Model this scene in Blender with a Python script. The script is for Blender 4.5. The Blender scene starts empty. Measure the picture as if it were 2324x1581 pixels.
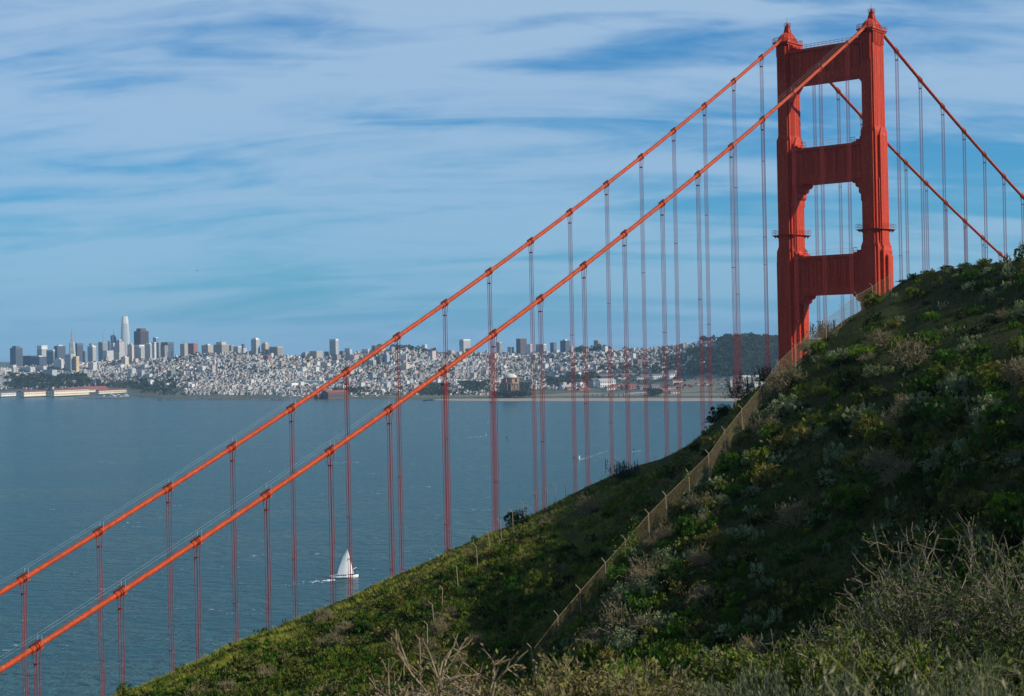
import bpy, math, random
import numpy as np
from mathutils import Matrix, Vector

# ------------------------------------------------------------------ camera, sky, sun, exposure
scene = bpy.context.scene
COL = scene.collection
FPX, CW, CH = 3524.0, 2324.0, 1581.0          # focal length and frame in photograph units
CAMZ, PITCH, ROLL = 135.0, 0.00125, -0.0206
_r = np.array([1.0, 0, 0]); _f = np.array([0, math.cos(PITCH), math.sin(PITCH)])
_u = np.array([0, -math.sin(PITCH), math.cos(PITCH)])
CR = _r * math.cos(ROLL) + _u * math.sin(ROLL); CU = -_r * math.sin(ROLL) + _u * math.cos(ROLL)
cam_d = bpy.data.cameras.new('camera'); cam = bpy.data.objects.new('camera', cam_d); COL.objects.link(cam)
cam_d.sensor_width = 36.0; cam_d.lens = FPX / CW * 36.0; cam_d.clip_start = 0.3; cam_d.clip_end = 40000
cam.matrix_world = Matrix(((CR[0], CU[0], -_f[0], 0), (CR[1], CU[1], -_f[1], 0), (CR[2], CU[2], -_f[2], CAMZ), (0, 0, 0, 1)))
scene.camera = cam
cam_d.dof.use_dof = True; cam_d.dof.focus_distance = 320.0; cam_d.dof.aperture_fstop = 8.0

SUN_AZ, SUN_EL = math.radians(105.0), math.radians(31.0)      # azimuth clockwise from the view direction (+Y)
SDIR = Vector((math.sin(SUN_AZ) * math.cos(SUN_EL), math.cos(SUN_AZ) * math.cos(SUN_EL), math.sin(SUN_EL)))
sun_d = bpy.data.lights.new('sun', 'SUN'); sun = bpy.data.objects.new('sun', sun_d); COL.objects.link(sun)
sun_d.energy = 4.2; sun_d.angle = math.radians(0.53); sun_d.color = (1.0, 0.92, 0.80)
sun.rotation_euler = SDIR.to_track_quat('Z', 'Y').to_euler(); sun.location = (300, -100, 400)

world = bpy.data.worlds.new('World'); scene.world = world; world.use_nodes = True
wn, wl = world.node_tree.nodes, world.node_tree.links
for n in list(wn): wn.remove(n)
def wnode(t, **kw):
    n = wn.new(t)
    for k, v in kw.items(): setattr(n, k, v)
    return n
w_out = wnode('ShaderNodeOutputWorld'); w_bg = wnode('ShaderNodeBackground'); w_bg.inputs[1].default_value = 0.055
sky = wnode('ShaderNodeTexSky', sky_type='NISHITA', sun_disc=False)
sky.sun_elevation = SUN_EL; sky.sun_rotation = SUN_AZ; sky.altitude = 130; sky.air_density = 1.0; sky.dust_density = 0.0; sky.ozone_density = 2.0
tc = wnode('ShaderNodeTexCoord'); sep = wnode('ShaderNodeSeparateXYZ'); wl.new(tc.outputs['Generated'], sep.inputs[0])
def wmath(op, a, b=None, clamp=False):
    n = wnode('ShaderNodeMath', operation=op, use_clamp=clamp)
    for i, v in enumerate((a, b)):
        if v is None: continue
        if hasattr(v, 'is_linked') or hasattr(v, 'links'): wl.new(v, n.inputs[i])
        else: n.inputs[i].default_value = v
    return n.outputs[0]
zden = wmath('ADD', wmath('MAXIMUM', sep.outputs[2], 0.0), 0.30)
cx = wmath('DIVIDE', sep.outputs[0], zden); cy = wmath('DIVIDE', sep.outputs[1], zden)
comb = wnode('ShaderNodeCombineXYZ'); wl.new(cx, comb.inputs[0]); wl.new(cy, comb.inputs[1])
def cloud_noise(rot, sx, sy, loc, detail, rough, dist):
    m = wnode('ShaderNodeMapping'); wl.new(comb.outputs[0], m.inputs[0])
    m.inputs['Rotation'].default_value = (0, 0, math.radians(rot)); m.inputs['Scale'].default_value = (sx, sy, 1); m.inputs['Location'].default_value = loc
    n = wnode('ShaderNodeTexNoise'); wl.new(m.outputs[0], n.inputs['Vector'])
    n.inputs['Scale'].default_value = 1.0; n.inputs['Detail'].default_value = detail; n.inputs['Roughness'].default_value = rough; n.inputs['Distortion'].default_value = dist
    return n.outputs[0]
def wramp(v, lo, hi):
    n = wnode('ShaderNodeMapRange', interpolation_type='SMOOTHSTEP'); wl.new(v, n.inputs[0]); n.inputs[1].default_value = lo; n.inputs[2].default_value = hi
    return n.outputs[0]
streak = cloud_noise(-9, 1.9, 7.8, (4.2, 1.1, 0.7), 4.0, 0.5, 0.8)         # long cirrus bands
fine = cloud_noise(-16, 10.0, 20.0, (1.3, 5.4, 2.2), 7.0, 0.62, 0.8)         # wisps within them
veil = cloud_noise(14, 1.3, 2.2, (4.7, 2.0, 4.4), 2.0, 0.5, 0.0)           # broad veil, thicker in places
dens = wmath('ADD', wmath('MULTIPLY', streak, 0.80), wmath('ADD', wmath('MULTIPLY', fine, 0.18), wmath('MULTIPLY', veil, 0.60)))
cover = wmath('MULTIPLY', wramp(dens, 0.60, 0.90), 0.95)
grade = wnode('ShaderNodeHueSaturation'); wl.new(sky.outputs[0], grade.inputs['Color']); grade.inputs['Saturation'].default_value = 1.3
tint = wnode('ShaderNodeMix', data_type='RGBA', blend_type='MULTIPLY'); tint.inputs[0].default_value = 1.0; wl.new(grade.outputs[0], tint.inputs[6]); tint.inputs[7].default_value = (0.07, 0.88, 1.30, 1)
low = wmath('POWER', 2.718, wmath('MULTIPLY', wmath('MAXIMUM', sep.outputs[2], 0.0), -7.5))     # moist layer over the sea, the same all round
hzm = wnode('ShaderNodeMix', data_type='RGBA'); wl.new(wmath('MULTIPLY', low, 0.95), hzm.inputs[0]); wl.new(tint.outputs[2], hzm.inputs[6]); hzm.inputs[7].default_value = (1.9, 4.0, 6.6, 1)
mixc = wnode('ShaderNodeMix', data_type='RGBA'); wl.new(wmath('MULTIPLY', cover, wmath('SUBTRACT', 1.0, wmath('MULTIPLY', low, 0.75))), mixc.inputs[0]); wl.new(hzm.outputs[2], mixc.inputs[6]); mixc.inputs[7].default_value = (5.0, 6.9, 9.1, 1)
wl.new(mixc.outputs[2], w_bg.inputs[0]); wl.new(w_bg.outputs[0], w_out.inputs[0])

scene.view_settings.view_transform = 'Standard'; scene.view_settings.look = 'None'
scene.view_settings.exposure = 0.6; scene.view_settings.gamma = 1.0; scene.view_settings.use_curve_mapping = False
scene.cycles.max_bounces = 6; scene.cycles.diffuse_bounces = 2; scene.cycles.glossy_bounces = 2; scene.cycles.volume_bounces = 0
scene.cycles.transparent_max_bounces = 8; scene.cycles.use_denoising = True

# ------------------------------------------------------------------ helpers
rng = np.random.default_rng(7)
def ray(px, py):                                # unit-forward ray through a photograph position
    d = np.array([0.0, 0, 0]) + _f + CR * (px - CW / 2) / FPX - CU * (py - CH / 2) / FPX
    return d
def at(px, py, r):                              # point at horizontal range r
    d = ray(px, py); return np.array([0, 0, CAMZ]) + d * (r / math.hypot(d[0], d[1]))
def project(P):
    P = np.asarray(P, float) - np.array([0, 0, CAMZ]); z = P @ _f
    return CW / 2 + FPX * (P @ CR) / z, CH / 2 - FPX * (P @ CU) / z
def sea(px, py, z=0.0):                         # point on a level sheet
    d = ray(px, py); t = (z - CAMZ) / d[2]; return np.array([0, 0, CAMZ]) + d * t
def tagk(o, kind): o['kind'] = kind; return o
def tag(o, label, cat, group=None):
    o['label'] = label; o['category'] = cat
    if group: o['group'] = group
    return o
def add_obj(name, me, parent=None, loc=None, rotz=None):
    o = bpy.data.objects.new(name, me); COL.objects.link(o)
    if parent is not None: o.parent = parent
    if loc is not None: o.location = tuple(float(v) for v in loc)
    if rotz is not None: o.rotation_euler = (0, 0, rotz)
    return o
def empty(name, loc=(0, 0, 0), rotz=0): return add_obj(name, None, None, loc, rotz)
def mesh_np(name, V, F, mats, col=None, midx=None, smooth=False):
    """V (n,3); F list of (m,k) int arrays"""
    me = bpy.data.meshes.new(name); V = np.ascontiguousarray(V, np.float32)
    me.vertices.add(len(V)); me.vertices.foreach_set('co', V.ravel())
    F = [np.asarray(f, np.int32) for f in F if len(f)]
    li = np.concatenate([f.ravel() for f in F]); tot = np.concatenate([np.full(len(f), f.shape[1], np.int32) for f in F])
    st = np.concatenate([[0], np.cumsum(tot)[:-1]]).astype(np.int32)
    me.loops.add(len(li)); me.loops.foreach_set('vertex_index', li)
    me.polygons.add(len(tot)); me.polygons.foreach_set('loop_start', st); me.polygons.foreach_set('loop_total', tot)
    for m in (mats if isinstance(mats, (list, tuple)) else [mats]): me.materials.append(m)
    if midx is not None: me.polygons.foreach_set('material_index', np.ascontiguousarray(midx, np.int32))
    me.polygons.foreach_set('use_smooth', np.full(len(tot), bool(smooth)))
    if col is not None:
        a = me.attributes.new('col', 'FLOAT_COLOR', 'POINT'); c = np.ones((len(V), 4), np.float32); c[:, :3] = col; a.data.foreach_set('color', c.ravel())
    me.update(calc_edges=True)
    return me
class MB:
    """collects shapes into one mesh"""
    def __init__(s): s.V = []; s.Q = []; s.T = []; s.C = []; s.n = 0
    def add(s, V, Q=None, T=None, c=(1, 1, 1)):
        V = np.asarray(V, float); s.V.append(V)
        if Q is not None and len(Q): s.Q.append(np.asarray(Q, int) + s.n)
        if T is not None and len(T): s.T.append(np.asarray(T, int) + s.n)
        c = np.asarray(c, float); s.C.append(np.broadcast_to(c, (len(V), 3)) if c.ndim == 1 else c); s.n += len(V); return s
    def box(s, x0, x1, y0, y1, z0, z1, c=(1, 1, 1), taper=0.0):
        t = taper
        V = [(x0, y0, z0), (x1, y0, z0), (x1, y1, z0), (x0, y1, z0), (x0 + t, y0 + t, z1), (x1 - t, y0 + t, z1), (x1 - t, y1 - t, z1), (x0 + t, y1 - t, z1)]
        return s.add(V, [(3, 2, 1, 0), (4, 5, 6, 7), (0, 1, 5, 4), (1, 2, 6, 5), (2, 3, 7, 6), (3, 0, 4, 7)], c=c)
    def hexa(s, bot, top, c=(1, 1, 1)):          # 4 bottom and 4 top corners, counter-clockwise from above
        return s.add(list(bot) + list(top), [(3, 2, 1, 0), (4, 5, 6, 7), (0, 1, 5, 4), (1, 2, 6, 5), (2, 3, 7, 6), (3, 0, 4, 7)], c=c)
    def prism(s, poly, axis, a0, a1, c=(1, 1, 1)):  # 2D polygon extruded along axis (0,1,2)
        k = len(poly); V = []
        for a in (a0, a1):
            for (u, v) in poly:
                p = [0, 0, 0]; o = [i for i in range(3) if i != axis]; p[axis] = a; p[o[0]] = u; p[o[1]] = v; V.append(p)
        Q = [(i, (i + 1) % k, k + (i + 1) % k, k + i) for i in range(k)]
        s.add(V, Q, c=c); b = s.n - 2 * k
        T = [(0, i + 1, i) for i in range(1, k - 1)] + [(k, k + i, k + i + 1) for i in range(1, k - 1)]
        s.T.append(np.array(T) + b); return s
    def tubes(s, p0, p1, r0, r1=None, k=4, c=(1, 1, 1)):
        p0 = np.atleast_2d(np.asarray(p0, float)); p1 = np.atleast_2d(np.asarray(p1, float)); n = len(p0)
        r0 = np.broadcast_to(np.asarray(r0, float), (n,)); r1 = r0 if r1 is None else np.broadcast_to(np.asarray(r1, float), (n,))
        d = p1 - p0; L = np.linalg.norm(d, axis=1, keepdims=True); d = d / np.maximum(L, 1e-9)
        ref = np.where(np.abs(d[:, 2:3]) > 0.9, np.array([[1.0, 0, 0]]), np.array([[0, 0, 1.0]]))
        a = np.cross(d, ref); a /= np.linalg.norm(a, axis=1, keepdims=True); b = np.cross(d, a)
        th = np.arange(k) * 2 * math.pi / k
        ring = a[:, None, :] * np.cos(th)[None, :, None] + b[:, None, :] * np.sin(th)[None, :, None]
        V = np.concatenate([p0[:, None, :] + ring * r0[:, None, None], p1[:, None, :] + ring * r1[:, None, None]], 1)
        base = (np.arange(n) * 2 * k)[:, None, None]; i = np.arange(k); j = (i + 1) % k
        q = np.stack([i, i + k, j + k, j], 1)[None] + base
        cc = np.asarray(c, float)
        if cc.ndim == 2: cc = np.repeat(cc, 2 * k, axis=0)
        return s.add(V.reshape(-1, 3), q.reshape(-1, 4), c=cc)
    def poly_tube(s, pts, rad, k=8, c=(1, 1, 1), cap=True):    # continuous tube along a polyline
        P = np.asarray(pts, float); n = len(P); rad = np.broadcast_to(np.asarray(rad, float), (n,))
        d = np.gradient(P, axis=0); d /= np.linalg.norm(d, axis=1, keepdims=True)
        ref = np.where(np.abs(d[:, 2:3]) > 0.95, np.array([[1.0, 0, 0]]), np.array([[0, 0, 1.0]]))
        a = np.cross(d, ref); a /= np.linalg.norm(a, axis=1, keepdims=True); b = np.cross(a, d)
        th = np.arange(k) * 2 * math.pi / k
        V = P[:, None] + (a[:, None] * np.cos(th)[None, :, None] + b[:, None] * np.sin(th)[None, :, None]) * rad[:, None, None]
        i = np.arange(k); j = (i + 1) % k
        q = np.concatenate([np.stack([i + m * k, j + m * k, j + (m + 1) * k, i + (m + 1) * k], 1) for m in range(n - 1)])
        T = []
        if cap: T = [(0, m + 1, m) for m in range(1, k - 1)] + [((n - 1) * k, (n - 1) * k + m, (n - 1) * k + m + 1) for m in range(1, k - 1)]
        return s.add(V.reshape(-1, 3), q, T, c=c)
    def leaves(s, cen, size, rg, c, up=0.0, aspect=0.5, dirs=None):
        """folded rhombic leaf at every centre"""
        cen = np.asarray(cen, float); n = len(cen)
        d = rg.normal(size=(n, 3)) if dirs is None else dirs + rg.normal(size=(n, 3)) * 0.35
        d[:, 2] += up; d /= np.linalg.norm(d, axis=1, keepdims=True)
        e = np.cross(d, rg.normal(size=(n, 3))); e /= np.linalg.norm(e, axis=1, keepdims=True)
        nn = np.cross(d, e); sz = (np.broadcast_to(np.asarray(size, float), (n,)) * rg.uniform(0.7, 1.3, n))[:, None]
        V = np.stack([cen - d * sz * .5, cen + e * sz * aspect * .5 + nn * sz * .08, cen + d * sz * .5, cen - e * sz * aspect * .5 + nn * sz * .08], 1)
        q = (np.arange(n) * 4)[:, None] + np.arange(4)[None]
        cc = np.asarray(c, float)
        if cc.ndim == 2: cc = np.repeat(cc, 4, axis=0)
        return s.add(V.reshape(-1, 3), q, c=cc)
    def mesh(s, name, mats, col=False, smooth=False):
        F = []
        if s.Q: F.append(np.concatenate(s.Q))
        if s.T: F.append(np.concatenate(s.T))
        return mesh_np(name, np.concatenate(s.V), F, mats, np.concatenate(s.C) if col else None, None, smooth)
    def obj(s, name, mats, parent=None, col=False, smooth=False, loc=None, rotz=None):
        return add_obj(name, s.mesh(name, mats, col, smooth), parent, loc, rotz)
def pchip(x, y, xq):
    x = np.asarray(x, float); y = np.asarray(y, float); xq = np.clip(xq, x[0], x[-1]); h = np.diff(x); d = np.diff(y) / h
    m = np.zeros_like(y); m[0] = d[0]; m[-1] = d[-1]
    for i in range(1, len(x) - 1):
        if d[i - 1] * d[i] > 0:
            w1 = 2 * h[i] + h[i - 1]; w2 = h[i] + 2 * h[i - 1]; m[i] = (w1 + w2) / (w1 / d[i - 1] + w2 / d[i])
    k = np.clip(np.searchsorted(x, xq) - 1, 0, len(x) - 2); t = (xq - x[k]) / h[k]; t2 = t * t; t3 = t2 * t
    return (2 * t3 - 3 * t2 + 1) * y[k] + (t3 - 2 * t2 + t) * h[k] * m[k] + (-2 * t3 + 3 * t2) * y[k + 1] + (t3 - t2) * h[k] * m[k + 1]
def vnoise(x, y, seed=0):
    xi = np.floor(x).astype(np.int64); yi = np.floor(y).astype(np.int64); fx = x - xi; fy = y - yi
    fx = fx * fx * (3 - 2 * fx); fy = fy * fy * (3 - 2 * fy)
    def h(a, b):
        n = (a * 374761393 + b * 668265263 + seed * 982451653) & 0xffffffff; n = ((n ^ (n >> 13)) * 1274126177) & 0xffffffff
        return ((n ^ (n >> 16)) & 0xffff) / 65535.0
    return (h(xi, yi) * (1 - fx) + h(xi + 1, yi) * fx) * (1 - fy) + (h(xi, yi + 1) * (1 - fx) + h(xi + 1, yi + 1) * fx) * fy
def fbm(x, y, seed=0, oct=4):
    return sum(vnoise(x * 2 ** i, y * 2 ** i, seed + i) * 0.5 ** i for i in range(oct)) / (2 - 0.5 ** (oct - 1))

# ------------------------------------------------------------------ materials
def mat(name, color, rough=0.6, var=0.0, scale=1.0, metallic=0.0, bump=0.0, bscale=8.0, attr=False, spec=0.5, trans=0.0, color2=None, coords='Object'):
    m = bpy.data.materials.new(name); m.use_nodes = True; nt = m.node_tree; N, L = nt.nodes, nt.links
    b = N['Principled BSDF']; b.inputs['Roughness'].default_value = rough; b.inputs['Metallic'].default_value = metallic
    b.inputs['Specular IOR Level'].default_value = spec; b.inputs['Base Color'].default_value = (*color, 1)
    src = None
    if attr:
        a = N.new('ShaderNodeAttribute'); a.attribute_name = 'col'; src = a.outputs['Color']
    if var > 0 or color2 is not None:
        t = N.new('ShaderNodeTexCoord'); n = N.new('ShaderNodeTexNoise'); L.new(t.outputs[coords], n.inputs['Vector'])
        n.inputs['Scale'].default_value = scale; n.inputs['Detail'].default_value = 6; n.inputs['Roughness'].default_value = 0.65
        r = N.new('ShaderNodeMapRange'); L.new(n.outputs[0], r.inputs[0]); r.inputs[1].default_value = 0.3; r.inputs[2].default_value = 0.7
        if color2 is not None:
            x = N.new('ShaderNodeMix'); x.data_type = 'RGBA'; L.new(r.outputs[0], x.inputs[0]); x.inputs[6].default_value = (*color, 1); x.inputs[7].default_value = (*color2, 1); src = x.outputs[2]
        else:
            r.inputs[3].default_value = 1 - var; r.inputs[4].default_value = 1 + var
            x = N.new('ShaderNodeMix'); x.data_type = 'RGBA'; x.blend_type = 'MULTIPLY'; x.inputs[0].default_value = 1.0
            if src is not None: L.new(src, x.inputs[6])
            else: x.inputs[6].default_value = (*color, 1)
            L.new(r.outputs[0], x.inputs[7]); src = x.outputs[2]
    if src is not None: L.new(src, b.inputs['Base Color'])
    if bump > 0:
        t = N.new('ShaderNodeTexCoord'); n = N.new('ShaderNodeTexNoise'); L.new(t.outputs[coords], n.inputs['Vector']); n.inputs['Scale'].default_value = bscale; n.inputs['Detail'].default_value = 5
        u = N.new('ShaderNodeBump'); L.new(n.outputs[0], u.inputs['Height']); u.inputs['Strength'].default_value = bump; L.new(u.outputs[0], b.inputs['Normal'])
    if trans > 0:                                # thin leaves let some light through
        out = N['Material Output']; tr = N.new('ShaderNodeBsdfTranslucent'); mx = N.new('ShaderNodeMixShader'); mx.inputs[0].default_value = trans
        if src is not None: L.new(src, tr.inputs[0])
        else: tr.inputs[0].default_value = (*color, 1)
        L.new(b.outputs[0], mx.inputs[1]); L.new(tr.outputs[0], mx.inputs[2]); L.new(mx.outputs[0], out.inputs[0])
    return m
M = {}
M['leaf'] = mat('leaf', (.06, .08, .03), .7, attr=True, spec=.04, trans=.2)
M['bark'] = mat('bark', (.15, .11, .08), .9, attr=True, spec=.03)
M['paintcol'] = mat('painted_wall', (.7, .7, .7), .7, attr=True, spec=.2, var=.06, scale=.2)
M['rust'] = mat('rusty_steel', (.22, .15, .08), .7, var=.35, scale=3.0)

# ------------------------------------------------------------------ the headland: range/height profiles along every azimuth
def az_of(p): return math.atan2(p[0], p[1])
def curve(lst):
    A = []
    for (px, py, r) in lst:
        p = at(px, py, r); A.append((az_of(p), r, p[2]))
    A.sort(); return np.array(A)
FENCE = [(1214, 1530, 120), (1270, 1476, 124), (1320, 1404, 128), (1375.5, 1339, 132), (1422.6, 1281.6, 136), (1473.5, 1219.6, 140), (1514, 1175, 144),
         (1565, 1116, 149), (1609, 1052, 153.5), (1647, 1011, 160), (1686, 971, 167), (1728, 918, 175), (1766, 864, 183), (1806, 823, 190), (1839, 792, 195.5),
         (1875, 761, 201.5), (1910, 733.6, 207.5), (1946, 706, 213), (1982, 683.6, 218.5), (2023, 655, 223.5)]
CREST = curve([(-400, 1900, 150), (0, 1715, 160), (290, 1581, 170), (420, 1520, 173), (520, 1471, 175), (700, 1398, 180), (860, 1325, 185), (1020, 1250, 190), (1100, 1215, 194), (1180, 1178, 198),
               (1262, 1138, 203), (1380, 1082, 205), (1480, 1046, 206), (1560, 1005, 206), (1610, 965, 203), (1660, 920, 199), (1700, 888, 196), (1740, 862, 195), (1770, 842, 196), (1806, 815, 200), (1839, 786, 205), (1875, 755, 210),
               (1910, 728, 215), (1946, 701, 219), (1982, 678, 224), (2023, 648, 228), (2070, 622, 229), (2150, 601, 222), (2240, 589, 208), (2324, 585, 192), (2450, 580, 176), (2700, 575, 160)])
BOT = curve([(-400, 2000, 110), (290, 1625, 132), (700, 1610, 120), (1000, 1600, 108), (1162, 1600, 100), (1350, 1600, 92), (1500, 1600, 87), (1650, 1590, 83.5), (1800, 1560, 80.5), (2050, 1530, 77), (2324, 1500, 72), (2700, 1480, 66)])
MID = curve([(-400, 1950, 130), (290, 1600, 152), (700, 1500, 151), (900, 1450, 152), (1050, 1425, 150), (1140, 1450, 146)] + [FENCE[0], FENCE[3], FENCE[6]] + [(1565, 1118, 150)] + [(1650, 1067, 151), (1728, 1037, 150), (1806, 1012, 147), (1900, 983, 142), (2023, 955, 133), (2150, 925, 124), (2324, 888, 112), (2700, 799, 100)])
HI = curve([(-400, 1915, 143), (290, 1588, 161), (520, 1495, 165), (700, 1445, 166), (900, 1365, 170), (1100, 1265, 176), (1262, 1195, 180), (1380, 1150, 182), (1480, 1100, 184), (1560, 1045, 184), (1610, 990, 181), (1647, 955, 180), (1686, 925, 183), (1728, 890, 186), (1766, 862, 184.5), (1806, 826, 190.5), (1839, 795, 196),
            (1875, 764, 202), (1910, 736, 208), (1946, 708.5, 213.5), (1982, 686, 219), (2023, 658, 223), (2100, 662, 209), (2200, 668, 191), (2324, 674, 170), (2700, 680, 145)])
A_IN = np.linspace(-0.36, 0.36, 340); A_GRID = np.concatenate([np.linspace(-1.9, -0.38, 40), A_IN, np.linspace(0.38, 1.9, 40)])
R_GRID = np.concatenate([np.linspace(0, 20, 30), np.linspace(21, 60, 30), np.linspace(61.5, 260, 180), np.linspace(266, 520, 40)])
def build_hill():
    Z = np.zeros((len(A_GRID), len(R_GRID)))
    c = {k: (pchip(v[:, 0], v[:, 1], A_GRID), pchip(v[:, 0], v[:, 2], A_GRID)) for k, v in dict(b=BOT, m=MID, h=HI, c=CREST).items()}
    for i, a in enumerate(A_GRID):
        rb, zb = c['b'][0][i], c['b'][1][i]; rm, zm = c['m'][0][i], c['m'][1][i]; rh, zh = c['h'][0][i], c['h'][1][i]; rc, zc = c['c'][0][i], c['c'][1][i]
        rk = [0, 5, 9, 16, 30]; zk = [133.35, 132.9, 132.3, 130.6, 126.0]
        rk += [rb, rm, rh, rc, rc + 14, rc + 40, rc + 110, rc + 250, rc + 400]
        zk += [zb, zm, zh, zc, zc - 2.0, zc - 11, zc - 48, max(zc - 118, 4), -15]
        rr = [rk[0]]; zz = [zk[0]]
        for r_, z_ in zip(rk[1:], zk[1:]):
            if r_ > rr[-1] + 1.2: rr.append(r_); zz.append(z_)
            else: rr[-1] = r_ if r_ > rr[-1] else rr[-1]; zz[-1] = z_ if r_ >= rr[-1] else zz[-1]
        Z[i] = pchip(rr, zz, R_GRID)
    ker = np.hanning(15)[1:-1]; ker /= ker.sum(); far = R_GRID > 40
    Zp = np.pad(Z, ((6, 6), (0, 0)), 'edge'); Zb = sum(ker[j] * Zp[j:j + len(Z)] for j in range(13)); Z[:, far] = Zb[:, far]
    X = np.sin(A_GRID)[:, None] * R_GRID[None]; Y = np.cos(A_GRID)[:, None] * R_GRID[None]
    w = np.clip((R_GRID - 40) / 50, 0, 1)[None]
    Z += w * ((fbm(X * .12, Y * .12, 3) - .5) * 0.8 + (fbm(X * .55, Y * .55, 9) - .5) * .5 - .45)
    Z += (1 - w) * (fbm(X * .8, Y * .8, 5) - .5) * .12
    return X, Y, Z
HX, HY, HZ = build_hill()
def hill_z(x, y):
    x = np.atleast_1d(np.asarray(x, float)); y = np.atleast_1d(np.asarray(y, float)); a = np.arctan2(x, y); r = np.hypot(x, y)
    ia = np.clip(np.searchsorted(A_GRID, a) - 1, 0, len(A_GRID) - 2); ir = np.clip(np.searchsorted(R_GRID, r) - 1, 0, len(R_GRID) - 2)
    ta = np.clip((a - A_GRID[ia]) / (A_GRID[ia + 1] - A_GRID[ia]), 0, 1); tr = np.clip((r - R_GRID[ir]) / (R_GRID[ir + 1] - R_GRID[ir]), 0, 1)
    return (HZ[ia, ir] * (1 - tr) + HZ[ia, ir + 1] * tr) * (1 - ta) + (HZ[ia + 1, ir] * (1 - tr) + HZ[ia + 1, ir + 1] * tr) * ta
def hill_hit(px, py, rmin=40.0, rmax=300.0):     # where the sight line meets the headland
    d = ray(px, py); L = math.hypot(d[0], d[1]); r = np.arange(rmin, rmax, 0.5); t = r / L
    x, y, z = d[0] * t, d[1] * t, CAMZ + d[2] * t; g = hill_z(x, y); k = np.nonzero(g >= z)[0]
    if not len(k): return None
    k = k[0]; return np.array([x[k], y[k], g[k]])
# ------------------------------------------------------------------ hill, water
def polar_mesh(X, Y, Z, mats):
    n, m = X.shape; idx = np.arange(n * m).reshape(n, m)
    q = np.stack([idx[:-1, :-1], idx[:-1, 1:], idx[1:, 1:], idx[1:, :-1]], -1).reshape(-1, 4)
    return mesh_np('sheet', np.stack([X, Y, Z], -1).reshape(-1, 3), [q[:, ::-1]], mats, smooth=True)
def ground_mat(name, c1, c2, c3, s1, s2, bump=.6, bs=3.0):
    m = bpy.data.materials.new(name); m.use_nodes = True; N, L = m.node_tree.nodes, m.node_tree.links; b = N['Principled BSDF']; b.inputs['Roughness'].default_value = .95; b.inputs['Specular IOR Level'].default_value = .02
    t = N.new('ShaderNodeTexCoord')
    def noise(s, d=6):
        n = N.new('ShaderNodeTexNoise'); L.new(t.outputs['Object'], n.inputs['Vector']); n.inputs['Scale'].default_value = s; n.inputs['Detail'].default_value = d; n.inputs['Roughness'].default_value = .65
        r = N.new('ShaderNodeMapRange'); L.new(n.outputs[0], r.inputs[0]); r.inputs[1].default_value = .36; r.inputs[2].default_value = .64; return r.outputs[0], n.outputs[0]
    a, _ = noise(s1); c, raw = noise(s2)
    x = N.new('ShaderNodeMix'); x.data_type = 'RGBA'; L.new(a, x.inputs[0]); x.inputs[6].default_value = (*c1, 1); x.inputs[7].default_value = (*c2, 1)
    y = N.new('ShaderNodeMix'); y.data_type = 'RGBA'; L.new(c, y.inputs[0]); L.new(x.outputs[2], y.inputs[6]); y.inputs[7].default_value = (*c3, 1); L.new(y.outputs[2], b.inputs['Base Color'])
    u = N.new('ShaderNodeBump'); _, h = noise(bs); L.new(h, u.inputs['Height']); u.inputs['Strength'].default_value = bump; u.inputs['Distance'].default_value = .3; L.new(u.outputs[0], b.inputs['Normal'])
    return m
M['hill'] = ground_mat('hillside_soil', (.018, .030, .008), (.032, .042, .010), (.040, .034, .016), .12, .9)
hill = add_obj('headland_hill', polar_mesh(HX, HY, HZ, M['hill'])); tagk(hill, 'structure')

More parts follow.
